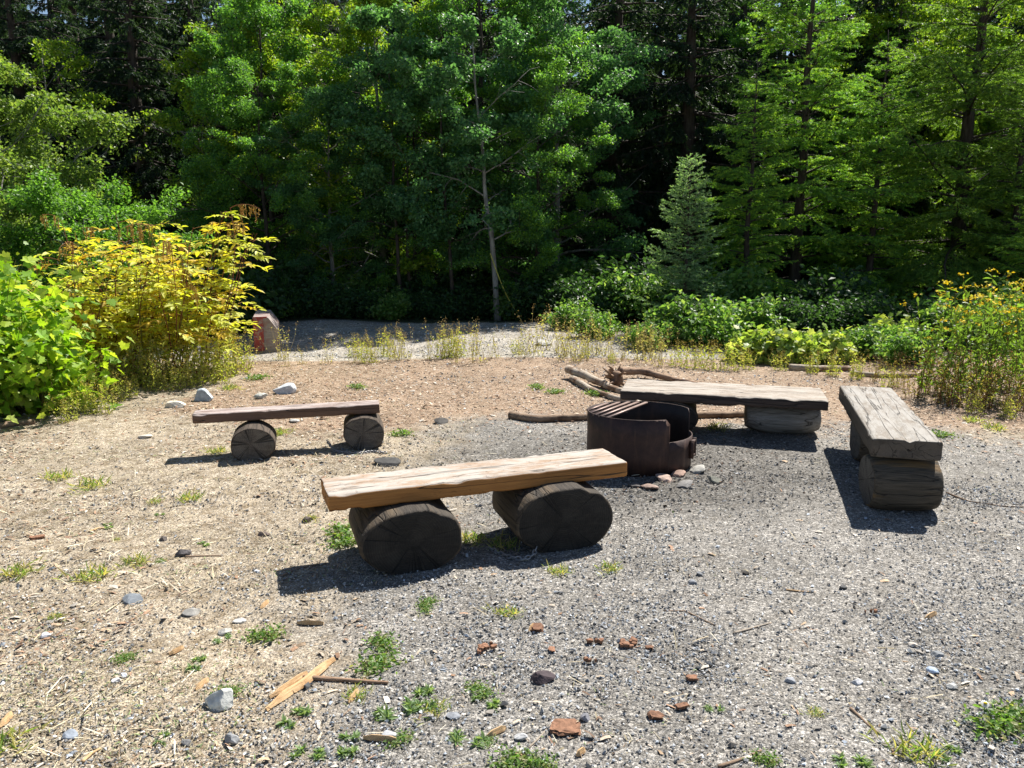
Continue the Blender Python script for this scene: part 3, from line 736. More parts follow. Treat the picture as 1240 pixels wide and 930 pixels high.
rocks = [(213,492,24,13,'cream white stone behind the left end of the left bench',(.62,.57,.47)), (246,483,28,24,'blue-grey angular rock standing behind the left bench seat',BL),
 (345,476,26,22,'largest pale speckled rock behind the middle of the left bench',(.5,.52,.54)), (316,482,18,11,'low pale rock just left of the speckled rock behind the left bench',(.42,.42,.38)),
 (268,854,34,32,'pale grey-white rounded stone in the left foreground beside the split wood',(.62,.62,.57)), (283,897,19,17,'small blue-grey round stone below the pale foreground stone',GY),
 (163,728,28,11,'flat blue-grey stone in the tan dirt on the left',(.19,.21,.23)), (222,673,17,15,'small dark pebble stone left of the nearest bench',(.10,.09,.09)),
 (372,631,13,9,'dark lump of stone just left of the nearest bench end',(.09,.07,.06)), (320,648,16,8,'flat dark brown stone left of the nearest bench shadow',(.12,.09,.075)),
 (468,563,34,10,'flat dark slab of rock between the left bench and the nearest bench',(.06,.058,.055)), (453,541,22,14,'dark stone touching the right log of the left bench',(.09,.085,.08)),
 (535,512,20,8,'dark flat stone in the brown litter behind the near bench',(.06,.055,.05)), (657,824,26,18,'square dark charcoal-brown stone alone in the centre foreground',(.065,.048,.052)),
 (864,585,16,12,'grey-green pebble on the soot right of the fire ring',(.17,.17,.14)), (846,572,24,10,'pale flat stone at the foot of the fire ring lip',(.32,.31,.28)),
 (806,583,24,11,'pinkish flat rock at the front foot of the fire ring',(.36,.26,.21)), (822,577,20,12,'reddish rock beside the fire ring lip',(.33,.22,.17)),
 (786,592,22,9,'low reddish rock in front of the fire ring',(.28,.2,.16)), (828,590,26,8,'grey rock chips in front of the fire ring lip',(.2,.19,.18)), (770,590,18,8,'dark rock at the shaded foot of the fire ring',(.09,.08,.075)),
 (272,768,16,10,'small pale stone beside the green clover clump',(.42,.40,.36)), (290,754,14,9,'small white stone above the green clover clump',(.6,.58,.54)), (233,745,20,11,'grey flat stone in the dry left foreground',(.26,.25,.23)),
 (55,771,13,9,'small bright white stone at the far left foreground',(.68,.68,.7)), (85,892,20,9,'flat bluish stone at the bottom left',(.24,.27,.31)), (227,900,13,9,'dark grey pebble stone at the bottom left beside the bluish round one',(.15,.15,.15)),
 (140,827,10,8,'tiny white stone in the beige dirt on the left',(.68,.66,.66)), (1049,853,0,0,'',()), (956,827,15,10,'light grey stone alone on the right foreground gravel',(.30,.31,.33)),
 (1038,827,12,9,'small white stone on the right foreground gravel',(.55,.55,.56)), (838,708,12,8,'grey pebble stone on the bare patch right of the nearest bench',(.24,.25,.27)), (1130,815,14,9,'pale blue stone on the right foreground gravel',(.38,.46,.58)),
 (1153,832,15,10,'grey-white stone below the pale blue stone',(.38,.38,.37)), (1135,796,14,9,'slate grey stone on the right gravel',(.18,.19,.2)), (903,697,9,6,'small black pebble right of the nearest bench',(.04,.035,.03)),
 (657,418,22,11,'white-grey flat rock at the edge of the gravel road',(.5,.49,.46)), (198,655,10,8,'small brown pebble in the left dirt',(.13,.11,.10)), (548,867,16,8,'grey flat stone in the centre foreground gravel',(.24,.25,.27)),
 (708,871,14,12,'slate coloured stone beside the bark slab',(.2,.2,.22)), (630,893,16,10,'white-grey stone below the bark slab',(.42,.42,.42)), (105,505,0,0,'',()), (470,893,18,14,'light grey stone among foreground weeds',(.36,.37,.38)),
 (1020,715,10,7,'dark pebble stone in the middle of the right gravel',(.08,.08,.08)), (150,820,8,7,'tiny blue-white stone left of the pale stone',(.5,.53,.58)),
 (187,463,16,9,'small pale stone under the yellow shrub',(.44,.42,.37)), (176,530,16,8,'pale flat stone left of the left bench',(.45,.42,.36)), (356,511,14,7,'pale stone under the left bench seat',(.42,.41,.38)),
 (520,868,12,7,'dull stone in the foreground weeds',(.26,.25,.24))]
for k, (u, v, w_, h_, lb, cc) in enumerate(rocks):
    if w_: rock(u, v, w_, h_, lb, cc, 300+k, depth=.75)
def bark(u, v, w, h, label, cols, seed, rz=0, parts=1, name='bark_piece', cat='bark'):
    x, y = P(u, v); s_ = math.hypot(y, CAM_H)/FOC; W = w*s_*.82; D = h*s_/.66; rng = np.random.default_rng(seed); a = Acc()
    for k in range(parts):
        V = IV.copy(); V = V-np.outer(np.maximum(V[:, 2]-.3, 0)*.8, (0, 0, 1)); V = np.sign(V)*np.abs(V)**.55
        V *= (1+.55*fbm(V[:, 0]*2.2+seed+k*3, V[:, 1]*2.2, V[:, 2]*2.2)[:, None])
        kk = .9 if parts == 1 else rng.uniform(.13, .34)
        V = V*np.array([W*.5*kk, D*.5*kk, min(.010, W*.16)]); V = V@rotz(rng.uniform(0, 3) if parts > 1 else 0).T
        if parts > 1: V += np.array([rng.uniform(-.45, .45)*W, rng.uniform(-.4, .4)*D, rng.uniform(0, .008)])
        V[:, 2] += .006*fbm(V[:, 0]*60, V[:, 1]*60, seed*1.0)
        a.add(V, IF, np.array(cols)*rng.uniform(.6, 1.2))
    o = a.build(name, M['chip'], smooth=False); o.location = (x, y, G(x, y)+.010); o.rotation_euler = (0, 0, rz)
    return tag(o, label, cat)
RB = (.22, .115, .07)
for k, q in enumerate([(686,883,44,18,'long crumbly reddish bark slab in the centre foreground',0,1), (590,788,32,14,'crumbled reddish bark cluster left of centre in the foreground',.2,7), (650,764,20,12,'small orange bark piece in front of the nearest bench',0,1),
   (718,780,26,11,'two reddish bark crumbs right of centre',0,3), (762,784,30,16,'reddish bark cluster right of centre in the foreground',0,7), (717,806,18,11,'lone reddish bark crumb above the bark slab',0,3),
   (794,869,22,8,'narrow reddish bark chip right of the bark slab',0,1), (1053,744,20,9,'brown bark lump on the right gravel',0,3), (838,824,16,6,'orange bark chip on the right foreground',0,1),
   (826,857,20,6,'reddish bark strip near the right foreground',.3,1), (1075,735,0,0,'',0,0), (668,789,9,8,'tiny bark crumb between the two bark clusters',0,1), (786,787,12,5,'flat bark chip right of the bark cluster',0,1),
   (435,715,0,0,'',0,0), (250,640,0,0,'',0,0), (45,652,20,6,'thin reddish bark curl in the left dirt',.4,1), (225,625,0,0,'',0,0)]):
    if q[2]: bark(q[0], q[1], q[2], q[3], q[4], RB, 500+k, q[5], q[6])
def stick(pix, rad, label, mat, name='stick', cat='stick', lift=None, n=8, taper=.4, wob=.15):
    pts = [P(u, v) for u, v in pix]; pts = np.array(pts); seg = np.concatenate([[0], np.cumsum(np.linalg.norm(np.diff(pts, axis=0), axis=1))])
    m = max(8, len(pix)*4); s = np.linspace(0, seg[-1], m); x = np.interp(s, seg, pts[:, 0]); y = np.interp(s, seg, pts[:, 1])
    x += wob*rad*vnoise(s*9/max(seg[-1], .1)*1.5, s*0+rad*1000); r = rad*(1-taper*np.linspace(0, 1, m))
    z = gz(x, y)+r*.75
    if lift is not None: z = z+np.interp(np.linspace(0, 1, m), np.linspace(0, 1, len(lift)), lift)
    c = np.array([x.mean(), y.mean(), z.mean()]); d = pts[-1]-pts[0]; rz = math.atan2(d[1], d[0])
    Q = (np.stack([x, y, z], -1)-c)@rotz(-rz).T
    a = Acc(); add_tube(a, Q, r, n, noise=.10 if n > 6 else 0, rng=np.random.default_rng(int(pix[0][0])))
    o = a.build(name, mat); o.location = c; o.rotation_euler = (0, 0, rz); return tag(o, label, cat)
stick([(617,505),(650,510),(690,509),(740,508)], .036, 'brown log lying on the ground left of the fire ring', M['branch_brown'], 'log', 'log', n=14, taper=.1)
stick([(836,508),(880,507),(905,506)], .034, 'brown log on the ground under the far bench between its supports', M['branch_brown'], 'log', 'log', n=14, taper=.1)
stick([(690,458),(712,466),(735,474),(762,480),(776,482)], .050, 'grey driftwood limb sloping down to the fire ring beside the stump', M['drift'], 'branch', 'branch', n=14, taper=.45, lift=(.06,.05,.03,0,0), wob=.5)
stick([(693,462),(715,476),(745,487),(770,490)], .040, 'lower fork of driftwood lying in green weeds left of the fire ring', M['drift'], 'branch', 'branch', n=12, taper=.4)
stick([(775,478),(820,486),(860,490),(888,491)], .040, 'pale smooth driftwood piece under the seat of the far bench', M['drift'], 'branch', 'branch', n=14, taper=-.1)
stick([(748,462),(775,460),(812,465),(850,472)], .042, 'reddish rotten trunk lying behind the far bench', M['rot'], 'fallen_trunk', 'log', n=14, taper=.3, lift=(.06,.04,.0,0), wob=.6)
x, y = P(746, 470); a = Acc(); V = IV*(1+.30*fbm(IV[:, 0]*2.5, IV[:, 1]*2.5, IV[:, 2]*2.5)[:, None])*np.array([.075, .07, .09]); a.add(V, IF)
for k in range(17):
    d = nrm(R0.normal(0, 1, 3)[None]+np.array([[-.6, -.2, .6]]))[0]; L_ = R0.uniform(.14, .22)
    add_tube(a, [d*.05, d*.12+R0.normal(0, .01, 3), d*L_+R0.normal(0, .02, 3)], [.022, .014, .004], 7)
o = a.build('rotten_stump', M['rot']); o.location = (x, y, G(x, y)+.08); tag(o, 'gnarled reddish root stump left of the far bench end', 'stump')
stick([(955,446),(990,447),(1028,446)], .045, 'pale grey log half hidden at the foot of the right undergrowth', M['drift'], 'log', 'log', n=12, taper=.1)
stick([(1030,452),(1070,455),(1112,456)], .036, 'thin pale log to the right of the half hidden grey log', M['drift'], 'log', 'log', n=12, taper=.3)
stick([(805,741),(830,742),(850,752),(866,760)], .0042, 'thin bent dark twig right of the nearest bench', M['branch_brown'], 'twig', 'twig', n=5)
stick([(888,770),(910,764),(934,757)], .0055, 'straight pale grey twig on the right gravel', M['drift'], 'twig', 'twig', n=5)
stick([(842,800),(852,808),(863,818)], .004, 'short pale twig pointing down on the right foreground', M['drift'], 'twig', 'twig', n=5)
stick([(950,717),(970,719),(988,720)], .0042, 'short flat tan twig on the middle right gravel', M['splint'], 'twig', 'twig', n=5)
stick([(1030,858),(1050,876),(1066,888)], .006, 'reddish-brown stick beside the lower right grass', M['branch_brown'], 'stick', 'stick', n=6)
stick([(1146,598),(1175,610),(1215,616),(1239,617)], .006, 'long dark twig on the gravel right of the grey bench', M['branch_brown'], 'twig', 'twig', n=5)
stick([(870,928),(900,918),(922,908)], .006, 'brown stick at the bottom edge right of centre', M['branch_brown'], 'stick', 'stick', n=6)
stick([(0,518),(15,515),(42,512)], .028, 'orange-brown wooden pole under the bright green shrub', M['branch_brown'], 'pole', 'pole', n=10, taper=0)
stick([(365,822),(395,824),(430,826),(470,828)], .010, 'dark orange bark strip behind the split wood', M['rot'], 'bark_strip', 'bark', n=6)
stick([(340,700),(360,690),(388,684)], .0045, 'dry twig beside the shadow of the nearest bench', M['branch_brown'], 'twig', 'twig', n=5)
stick([(640,905),(655,890),(668,875)], .003, 'thin pale twig below the bark slab', M['drift'], 'twig', 'twig', n=5)
stick([(225,676),(245,675),(268,674)], .0065, 'short brown stick right of the dark pebble stone', M['branch_brown'], 'stick', 'stick', n=6)
stick([(108,645),(118,641),(129,640)], .008, 'short thick tan stick in the left dirt', M['splint'], 'stick', 'stick', n=6)
stick([(100,925),(110,915),(122,908)], .006, 'pale straw-coloured stick at the bottom left', M['splint'], 'stick', 'stick', n=6)
# split firewood splinters
def splinter(pix, w, label, seed, lift=0):
    (u0, v0), (u1, v1) = pix; x0, y0 = P(u0, v0); x1, y1 = P(u1, v1); L = math.hypot(x1-x0, y1-y0); rz = math.atan2(y1-y0, x1-x0)
    st = np.linspace(-L/2, L/2, 16); rings = []
    for s in st:
        k = (.35+.65*sm(0, .3, (s+L/2)/L))*(.5+.5*sm(1, .8, (s+L/2)/L)); j = .25*w*vnoise(s*14+seed, 0*s)
        rings.append(np.array([(s, -w*k+j, -.006), (s, -w*.3*k+j, .012*k), (s, w*.5*k+j, .008*k), (s, w*k+j, -.006)])[::-1])
    a = Acc(); add_loft(a, rings, 2, m_cap=0); o = a.build('wood_splinter', M['splint'], smooth=False)
    x, y = (x0+x1)/2, (y0+y1)/2; o.location = (x, y, G(x, y)+.010+lift); o.rotation_euler = (0, 0, rz); tag(o, label, 'wood piece')
splinter(((322,862),(404,800)), .021, 'longest orange split of wood in the left foreground', 1)
splinter(((326,848),(372,818)), .012, 'thin wood sliver alongside the longest split', 2, .004)
splinter(((237,838),(252,825)), .011, 'short orange wood chip left of the pale foreground stone', 3)
splinter(((205,796),(222,787)), .009, 'reddish wood chip in the left foreground', 4)
splinter(((360,757),(392,758)), .008, 'thin reddish sliver above the split wood', 5)
splinter(((422,853),(434,838)), .009, 'small pale curled splinter right of the split wood', 6)
splinter(((590,893),(612,882)), .010, 'cream wood chip below centre', 7)
splinter(((0,885),(14,868)), .012, 'pale yellow wood splinter at the left edge', 8)
splinter(((698,915),(708,908)), .010, 'cream wood chip right of the bottom weeds', 9)
splinter(((1120,752),(1133,745)), .009, 'pale tan wood chip on the right gravel', 10)
splinter(((315,740),(325,731)), .009, 'yellow wood chip above the green clover clump', 11)
splinter(((640,768),(646,760)), .006, 'tiny wood chip at the orange bark piece', 12)
splinter(((440,895),(480,898)), .010, 'dull pink wood strip in the foreground weeds', 13)

# ------------------------------------------------------------------ barrier and rope
bx_, by_ = P(331, 421); 
bar = thing('concrete_barrier', 'worn concrete barrier block with red painted end by the yellow shrub', 'barrier', (bx_, by_, G(bx_, by_)-.03), math.radians(0))
a = Acc(); prof = [(-.26, 0), (.09, 0), (.09, .08), (.07, .10), (.07, .36), (-.05, .53), (-.26, .53)]
def prism(prof, y0, y1):
    n = len(prof); V = np.array([(x, y0, z) for x, z in prof]+[(x, y1, z) for x, z in prof]); return V, n
V, n = prism(prof, 0, 1.2)
side = np.array([(j, (j+1) % n, n+(j+1) % n, n+j) for j in range(n)])
b = a.n; a.add(V, side, (.5,)*3, np.array([0, 0, 0, 0, 0, 0, 0])); 
for k in range(1, n-1):
    a.F.append(np.array([[b+0, b+k+1, b+k]])); a.M.append(np.array([0], np.int32)); a.F.append(np.array([[b+n, b+n+k, b+n+k+1]])); a.M.append(np.array([0], np.int32))
a.build('body', M['pinkcon'], bar, smooth=False)
a = Acc(); box(a, (-.19, -.008, .29), (.138, .012, .47)); box(a, (-.16, -.007, .535), (.19, .012, .022))
a.build('red_panel', M['redpaint'], bar, smooth=False)
bar.rotation_euler = (0, 0, math.radians(15))

a = Acc(); p0 = np.array([U(594, 14.9), 14.9, 1.25]); p1 = np.array([*P(628, 388), .1]); t = np.linspace(0, 1, 14)[:, None]
pts = p0+(p1-p0)*t; pts[:, 2] -= .12*np.sin(PI*t[:, 0]); add_tube(a, pts, np.full(14, .009), 5, (.45, .42, .08))
tag(a.build('rope', col_mat('yellow_rope', .7)), 'thin yellow rope running from the leaning pale trunk down to the ground', 'rope')

# ================================================================== VEGETATION
DIA = np.array([(0,0,0),(.42,.33,.07),(1,0,-.06),(.42,-.33,.07)], float); DIAF = np.array([(0,2,1),(0,3,2)])
LAN = np.array([(0,0,0),(.3,.17,.05),(.65,.14,.0),(1,0,-.14),(.65,-.14,0),(.3,-.17,.05),(.3,0,0),(.65,0,-.05)], float)
LANF = np.array([(0,6,1),(1,6,7),(1,7,2),(2,7,3),(0,5,6),(5,4,7),(5,7,6),(4,3,7)])
_mp = [(0,0),(-.08,.30),(.14,.42),(.20,.30),(.38,.56),(.50,.42),(.52,.26),(.72,.30),(.78,.16),(1.0,0)]
MAP = np.array([(x, y, .10*abs(y)-.12*x*x) for x, y in _mp]+[(x, -y, .10*abs(y)-.12*x*x) for x, y in _mp[-2:0:-1]]+[(.40, 0, -.03)], float)
_n = len(MAP)-1; MAPF = np.array([(_n, (k+1) % _n, k) for k in range(_n)])
def leaves(acc, pos, size, cols, rng, T=DIA, F=DIAF, up=.7, down=0.0, m=0, outward=None, aspect=1.0):
    n = len(pos)
    nor = rng.normal(0, 1, (n, 3)); nor = nrm(nor)+np.array([0, 0, up]); nor = nrm(nor)
    d = rng.normal(0, 1, (n, 3)); d[:, 2] -= down*2
    if outward is not None: d = d*.6+outward
    Rm = frames(nor, d); s = size*(rng.uniform(.65, 1.25, n) if T is DIA or T is LAN else rng.uniform(.35, 1.3, n))
    zc = s*(rng.uniform(-1.5, 3.5, n) if T is MAP else 1.0)
    V, FF, k = inst(T, F, pos, Rm, np.stack([s, s*aspect, zc+0*s], -1))
    cols = np.array(cols); c = cols[rng.integers(0, len(cols), n)]*rng.uniform(.75, 1.25, n)[:, None]
    acc.add(V, FF, rep(c, k), m)

def poly(p, d, L, rng, n=5, curl=.15, grav=0.0):
    pts = [np.array(p, float)]; d = nrm(np.array(d, float)[None])[0]
    for k in range(n):
        d = nrm((d+rng.normal(0, curl, 3)+np.array([0, 0, grav]))[None])[0]; pts.append(pts[-1]+d*L/n)
    return np.array(pts), d
def at_t(pts, t):
    k = t*(len(pts)-1); i = int(min(k, len(pts)-2)); f = k-i
    return pts[i]*(1-f)+pts[i+1]*f, nrm((pts[i+1]-pts[i])[None])[0]

def make_alder(seed, H, rad, cols, nl=26000, ls=.085, base=.18, trunk_r=.09, lean=(0, 0), nb=34, bark='bark', label=('','')):
    rng = np.random.default_rng(seed); T = Acc(); L = Acc()
    tp = [np.zeros(3)]
    for k in range(12): tp.append(tp[-1]+np.array([lean[0]*H/12*(1+.2*rng.normal())+rng.normal(0, .03)*H/8, lean[1]*H/12+rng.normal(0, .03)*H/8, H/12]))
    tp = np.array(tp); add_tube(T, tp, trunk_r*np.linspace(1, .15, 13)*np.array([1.25]+[1]*12), 9, noise=.06, rng=rng)
    tips = []
    for b in range(nb):
        t = base+(1-base)*((b+rng.random())/nb); p, _ = at_t(tp, min(t, .98)); az = b*2.4+rng.normal(0, .4)
        tt = (t-base)/(1-base); prof = math.sqrt(max(0, 1-max(0, tt)**2.6))*(.75+.25*min(1, tt*3))
        Lb = rad*prof*rng.uniform(.7, 1.2)+.25; el = rng.uniform(.1, .5)+.5*tt
        bp, bd = poly(p, (math.cos(az), math.sin(az), el), Lb, rng, 6, .12, -.02)
        r0 = trunk_r*(1-t*.8)*.42; add_tube(T, bp, r0*np.linspace(1, .25, 7), 5, close=False)
        for s in range(5):
            q = .3+.7*(s+rng.random())/5; p2, d2 = at_t(bp, min(q, 1)); dd = d2+rng.normal(0, .6, 3); sp, _ = poly(p2, dd, Lb*.38*rng.uniform(.6, 1.2)+.15, rng, 3, .2, .0)
            add_tube(T, sp, r0*.35*np.linspace(1, .3, 4)+.002, 3, close=False)
            tips.append((sp, Lb))
    per = max(1, nl//len(tips)); pos = []
    for sp, Lb in tips:
        if rng.random() < .22: continue
        k = int(per*rng.uniform(.5, 2.1)); t = .3+.7*rng.random(k)**.6; i = np.minimum((t*3).astype(int), 2); f = t*3-i
        p = sp[i]*(1-f[:, None])+sp[i+1]*f[:, None]; sp_ = rng.uniform(.13, .24)*(rad/2)**.5
        q = nrm(rng.normal(0, 1, (k, 3)))*rng.random((k, 1))**.45
        pos.append(p+q*1.6*np.array([sp_, sp_, sp_*.5]))
    leaves(L, np.concatenate(pos), ls, cols, rng, up=.9, down=.1)
    root = thing('tree', label[0], label[1], (0, 0, 0))
    T.build('trunk', M[bark], root); L.build('crown', M['leaf'], root, smooth=False)
    return root

NEE = np.array([(0,-.5,0),(0,.5,0),(1,0,.0)], float); NEEF = np.array([(0,1,2)])
def make_fir(seed, H, rad, cols, whorl=.34, tw=.05, nper=26, droop=.0, label=('', ''), nlen=.045, nw=.009, base=.06, up0=.35, dens=1.0, trunk_r=None):
    """conifer: whorls of boughs with side twigs, each twig a brush of needles"""
    rng = np.random.default_rng(seed); T = Acc(); L = Acc(); tr = trunk_r or H*.013
    tp = np.array([(rng.normal(0, .01)*H*.3, rng.normal(0, .01)*H*.3, z) for z in np.linspace(0, H, 10)]); tp[0, :2] = 0
    add_tube(T, tp, tr*np.linspace(1.15, .08, 10), 9, noise=.04, rng=rng)
    tw0 = []; tw1 = []; z = base*H
    while z < H*.985:
        tt = z/H; nb = rng.integers(4, 7)
        for b in range(nb):
            az = b*2*PI/nb+rng.normal(0, .35)+z*3; Lb = rad*(1-tt)**.8*rng.uniform(.55, 1.25)*(1 if tt > .12 else .8)+.12
            p, _ = at_t(tp, min(tt+rng.normal(0, .006), 1)); el = up0*(.2+tt*1.5)+rng.normal(0, .1)-droop
            bp, _ = poly(p, (math.cos(az), math.sin(az), el), Lb, rng, 6, .06, -.03+.06*(droop == 0))
            add_tube(T, bp, tr*.22*(1-tt*.6)*np.linspace(1, .2, 7)+.002, 4, close=False)
            tw0.append(bp[-2]); tw1.append(bp[-1]+(bp[-1]-bp[-2])*.3)
            ns = max(3, int(Lb/(.10/dens)))
            for s in range(ns):
                q = .18+.8*(s+.5*rng.random())/ns; p2, d2 = at_t(bp, q); sd_ = (1 if s % 2 else -1)
                side = nrm(np.cross(d2, (0, 0, 1))[None])[0]*sd_; Ls = (Lb*.42*(1-q)+.12)*rng.uniform(.7, 1.2)
                dd = side*.85+d2*.7+np.array([0, 0, -droop*.9+rng.normal(0, .10)-.04]); sp, _ = poly(p2, dd, Ls, rng, 3, .07, -.06*(1+4*droop))
                for k in range(3): tw0.append(sp[k]); tw1.append(sp[k+1])
                if Ls > .2:
                    for e in range(int(Ls/.10)):
                        p3, d3 = at_t(sp, rng.uniform(.15, .95)); d4 = nrm((d3+side*0+np.cross(d3, (0, 0, 1))*rng.choice([-1, 1])*.9+np.array([0, 0, -.1-droop*1.5+rng.normal(0, .15)]))[None])[0]
                        tw0.append(p3); tw1.append(p3+d4*Ls*rng.uniform(.2, .42))
        z += whorl*rng.uniform(.7, 1.3)*(1-.35*tt)
    A = np.array(tw0); B = np.array(tw1); n = len(A); le = np.linalg.norm(B-A, axis=1)
    k = np.maximum(3, (nper*le/.15).astype(int)); idx = np.repeat(np.arange(n), k); m = len(idx); t = rng.random(m)[:, None]
    pos = A[idx]*(1-t)+B[idx]*t; d = nrm(B-A)[idx]; rd = rng.normal(0, 1, (m, 3)); rd[:, 2] *= .6; rd = nrm(rd-(rd*d).sum(-1, keepdims=True)*d)
    dirn = nrm(d*.75+rd*.8+np.array([0, 0, .05-droop*.9])); Rm = frames(np.cross(dirn, rng.normal(0, 1, (m, 3))), dirn)
    s = nlen*rng.uniform(.7, 1.2, m); V, F, kk = inst(NEE, NEEF, pos, Rm, np.stack([s, np.full(m, nw), s], -1))
    cols = np.array(cols); c = cols[rng.integers(0, len(cols), n)][idx]*rng.uniform(.8, 1.2, m)[:, None]
    tipc = np.clip(t*1.2-.5, 0, 1); c = c*(1+.5*tipc)
    L.add(V, F, rep(c, kk))
    root = thing('conifer', label[0], label[1], (0, 0, 0))
    T.build('trunk', M['bark_dark'], root); L.build('foliage', M['needle'], root, smooth=False)
    return root, m
def place(o, x, y, rz=0, s=1.0, sz=None, label=None, group=None, name=None, dz=0):
    o.location = (x, y, G(x, y)-.03+dz); o.rotation_euler = (0, 0, rz); o.scale = (s, s, sz or s)
    if label: o['label'] = label
    if group: o['group'] = group
    if name: o.name = name
    return o

# --- dark drooping cedars and firs of the forest behind
DARK = [(.030, .060, .028), (.022, .046, .026), (.040, .075, .032), (.030, .055, .038)]
ced = [make_fir(40+k, 9.2, 2.3, DARK, whorl=.42, nper=12, droop=.38, label=('', 'conifer'), nlen=.11, nw=.030, base=.02, dens=.85, trunk_r=.22)[0] for k in range(3)]
first = set()
def put(kinds, k, *a, **kw):
    o = kinds[k]
    if id(o) in first: o = copy_tree(o)
    else: first.add(id(o))
    return place(o, *a, **kw)
named = [(-12.4, 21, 'dark conifer in the back forest at the far left, its thick bare trunk showing'), (-9.3, 20.6, 'dark cedar with drooping boughs left of the tall green alders'), (-6.3, 20.2, 'darkest cedar standing directly left of the tall green alders'),
         (4.3, 20.2, 'dark cedar with hanging boughs right of the central alders'), (6.6, 20.6, 'dark cedar with hanging boughs immediately behind the slim bright fir'), (2.6, 20.6, 'dark hanging cedar touching the right side of the central alders')]
for k, (x, y, lb) in enumerate(named): put(ced, k % 3, x, y, k*1.3, 1.0+.06*(k % 2), name='cedar_tree', label=lb)
rb = np.random.default_rng(5); k = 0
for row, (y0, step, x0, x1) in enumerate([(23.5, 2.5, -16, 19), (27, 2.9, -20, 24), (32, 3.4, -24, 30), (38, 4.2, -30, 36)]):
    x = x0
    while x < x1:
        o = put(ced, k % 3, x+rb.normal(0, .5), y0+rb.normal(0, .6), rb.random()*6, rb.uniform(.95, 1.1)*(1.05, 1.15, 1.3, 1.6)[row], name='cedar_tree',
                label='dark cedar in the unbroken back rows of the forest', group='dark cedars of the back forest'); k += 1; x += step*rb.uniform(.8, 1.2)

# --- alders
ALD = [(.15, .33, .05), (.11, .25, .06), (.21, .38, .045), (.09, .21, .06), (.14, .29, .10)]
YEL = [(.26, .38, .03), (.20, .34, .03), (.32, .40, .05), (.14, .26, .04)]
DKA = [(.09, .22, .09), (.12, .26, .10), (.07, .17, .08), (.14, .30, .13)]
al = [make_alder(70, 7.6, 2.2, ALD, 60000, .075, .07, .10, bark='bark_dark', label=('', 'tree')), make_alder(71, 6.3, 2.1, YEL, 52000, .075, .08, .09, label=('', 'tree')), make_alder(72, 6.6, 2.3, DKA, 56000, .075, .05, .09, label=('', 'tree'))]
for (kind, u, y, s, rz, lb) in [
    (0, 580, 18.2, 1.0, .3, 'tallest central green alder with a full crown'),
    (1, 465, 18.2, .98, 1.1, 'alder with the yellow-green sunlit crown left of the tallest central one'),
    (2, 672, 18.4, .98, 2.2, 'bluish-green alder at the right edge of the central group'),
    (0, 505, 16.6, .56, .9, 'low dense alder in front of the yellow-green one'),
    (0, 335, 18.0, .84, 3.9, 'rounded green alder left of the yellow-green crown'),
    (2, 405, 16.6, .62, 5.2, 'small dark alder filling the gap above the shaded road'),
    (0, 330, 16.2, .60, 2.9, 'low rounded alder with a lit top above the drooping yellow shrub'),
    (1, 320, 20.0, 1.0, 4.4, 'alder whose bright top rises behind the rounded green one'),
    (0, 650, 16.2, .62, 4.1, 'lower green alder right of the leaning pale trunk')]:
    put(al, kind, U(u, y), y, rz, s, name='alder_tree', label=lb, group='alders across the middle of the treeline')
# slim pale trunks with thin crowns at the road edge
for (u, v, lean, hh, s, lb) in [(603, 386, (-.10, .06), 5.2, 81, 'slim leaning alder with a pale grey trunk, rope tied to it'), (549, 383, (-.05, .08), 5.0, 82, 'slender alder with a dim trunk left of the pale leaning one'), (497, 380, (0, .05), 5.2, 83, 'dark straight trunked young alder'), (487, 381, (-.02, .05), 5.4, 84, 'dark young alder twinned with the straight trunked one at its left')]:
    x, y = P(u, v); 
    o = make_alder(s, hh, 1.1, DKA, 12000, .075, .26, .062 if s == 81 else .045, lean, 16, 'bark' if s == 81 else 'bark_dark', (lb, 'tree')); place(o, x, y, name='young_alder', group='slim young alders at the road edge')
# left side lit broadleaf trees
WIL = [(.16, .26, .06), (.21, .31, .07), (.12, .20, .05), (.26, .34, .09)]
o = make_alder(90, 3.8, 1.9, WIL, 42000, .07, .08, .07, (0, 0), 30, 'bark', ('grey-green willow at the left edge above the bright broad-leaved shrub', 'tree')); place(o, U(0, 13.5), 13.5, name='willow_tree')
WI2 = [(.14, .30, .05), (.19, .37, .06), (.11, .23, .05)]
o = make_alder(91, 1.95, 1.25, WI2, 26000, .06, .04, .04, (0, 0), 26, 'bark', ('rounded mid-green bush behind the drooping yellow shrub', 'bush')); place(o, U(112, 12.6), 12.6, name='willow_bush')
o = make_alder(92, 5.6, 1.3, YEL, 9000, .085, .25, .06, (0, 0), 20, 'bark', ('small yellow-lit tree far back between the dark trees at the left', 'tree')); place(o, U(84, 19.5), 19.5, name='maple_tree')

# --- right side firs
FIR = [(.19, .36, .055), (.12, .25, .05), (.30, .46, .07), (.14, .28, .07)]
fir, m1 = make_fir(101, 8.4, 2.65, FIR, whorl=.46, nper=20, droop=.04, label=('slim light green young fir right of the dark cedars, thin straight trunk', 'conifer'), nlen=.06, nw=.018, up0=.35)
place(fir, U(960, 16.9), 16.9, .4, 1.0, name='fir_tree')
fir2, m2 = make_fir(102, 10.0, 3.6, [(.15, .27, .05), (.11, .20, .045), (.22, .34, .06)], whorl=.52, nper=18, droop=.10, label=('big broad fir with a dark thick trunk at the right', 'conifer'), nlen=.06, nw=.018, up0=.45, trunk_r=.17)
place(fir2, U(1152, 17.0), 17.0, 1.2, .95, name='fir_tree')
fir3 = copy_tree(fir2); place(fir3, U(1310, 18), 18, 3.2, .9, name='fir_tree', label='bright fir whose boughs enter at the right edge')
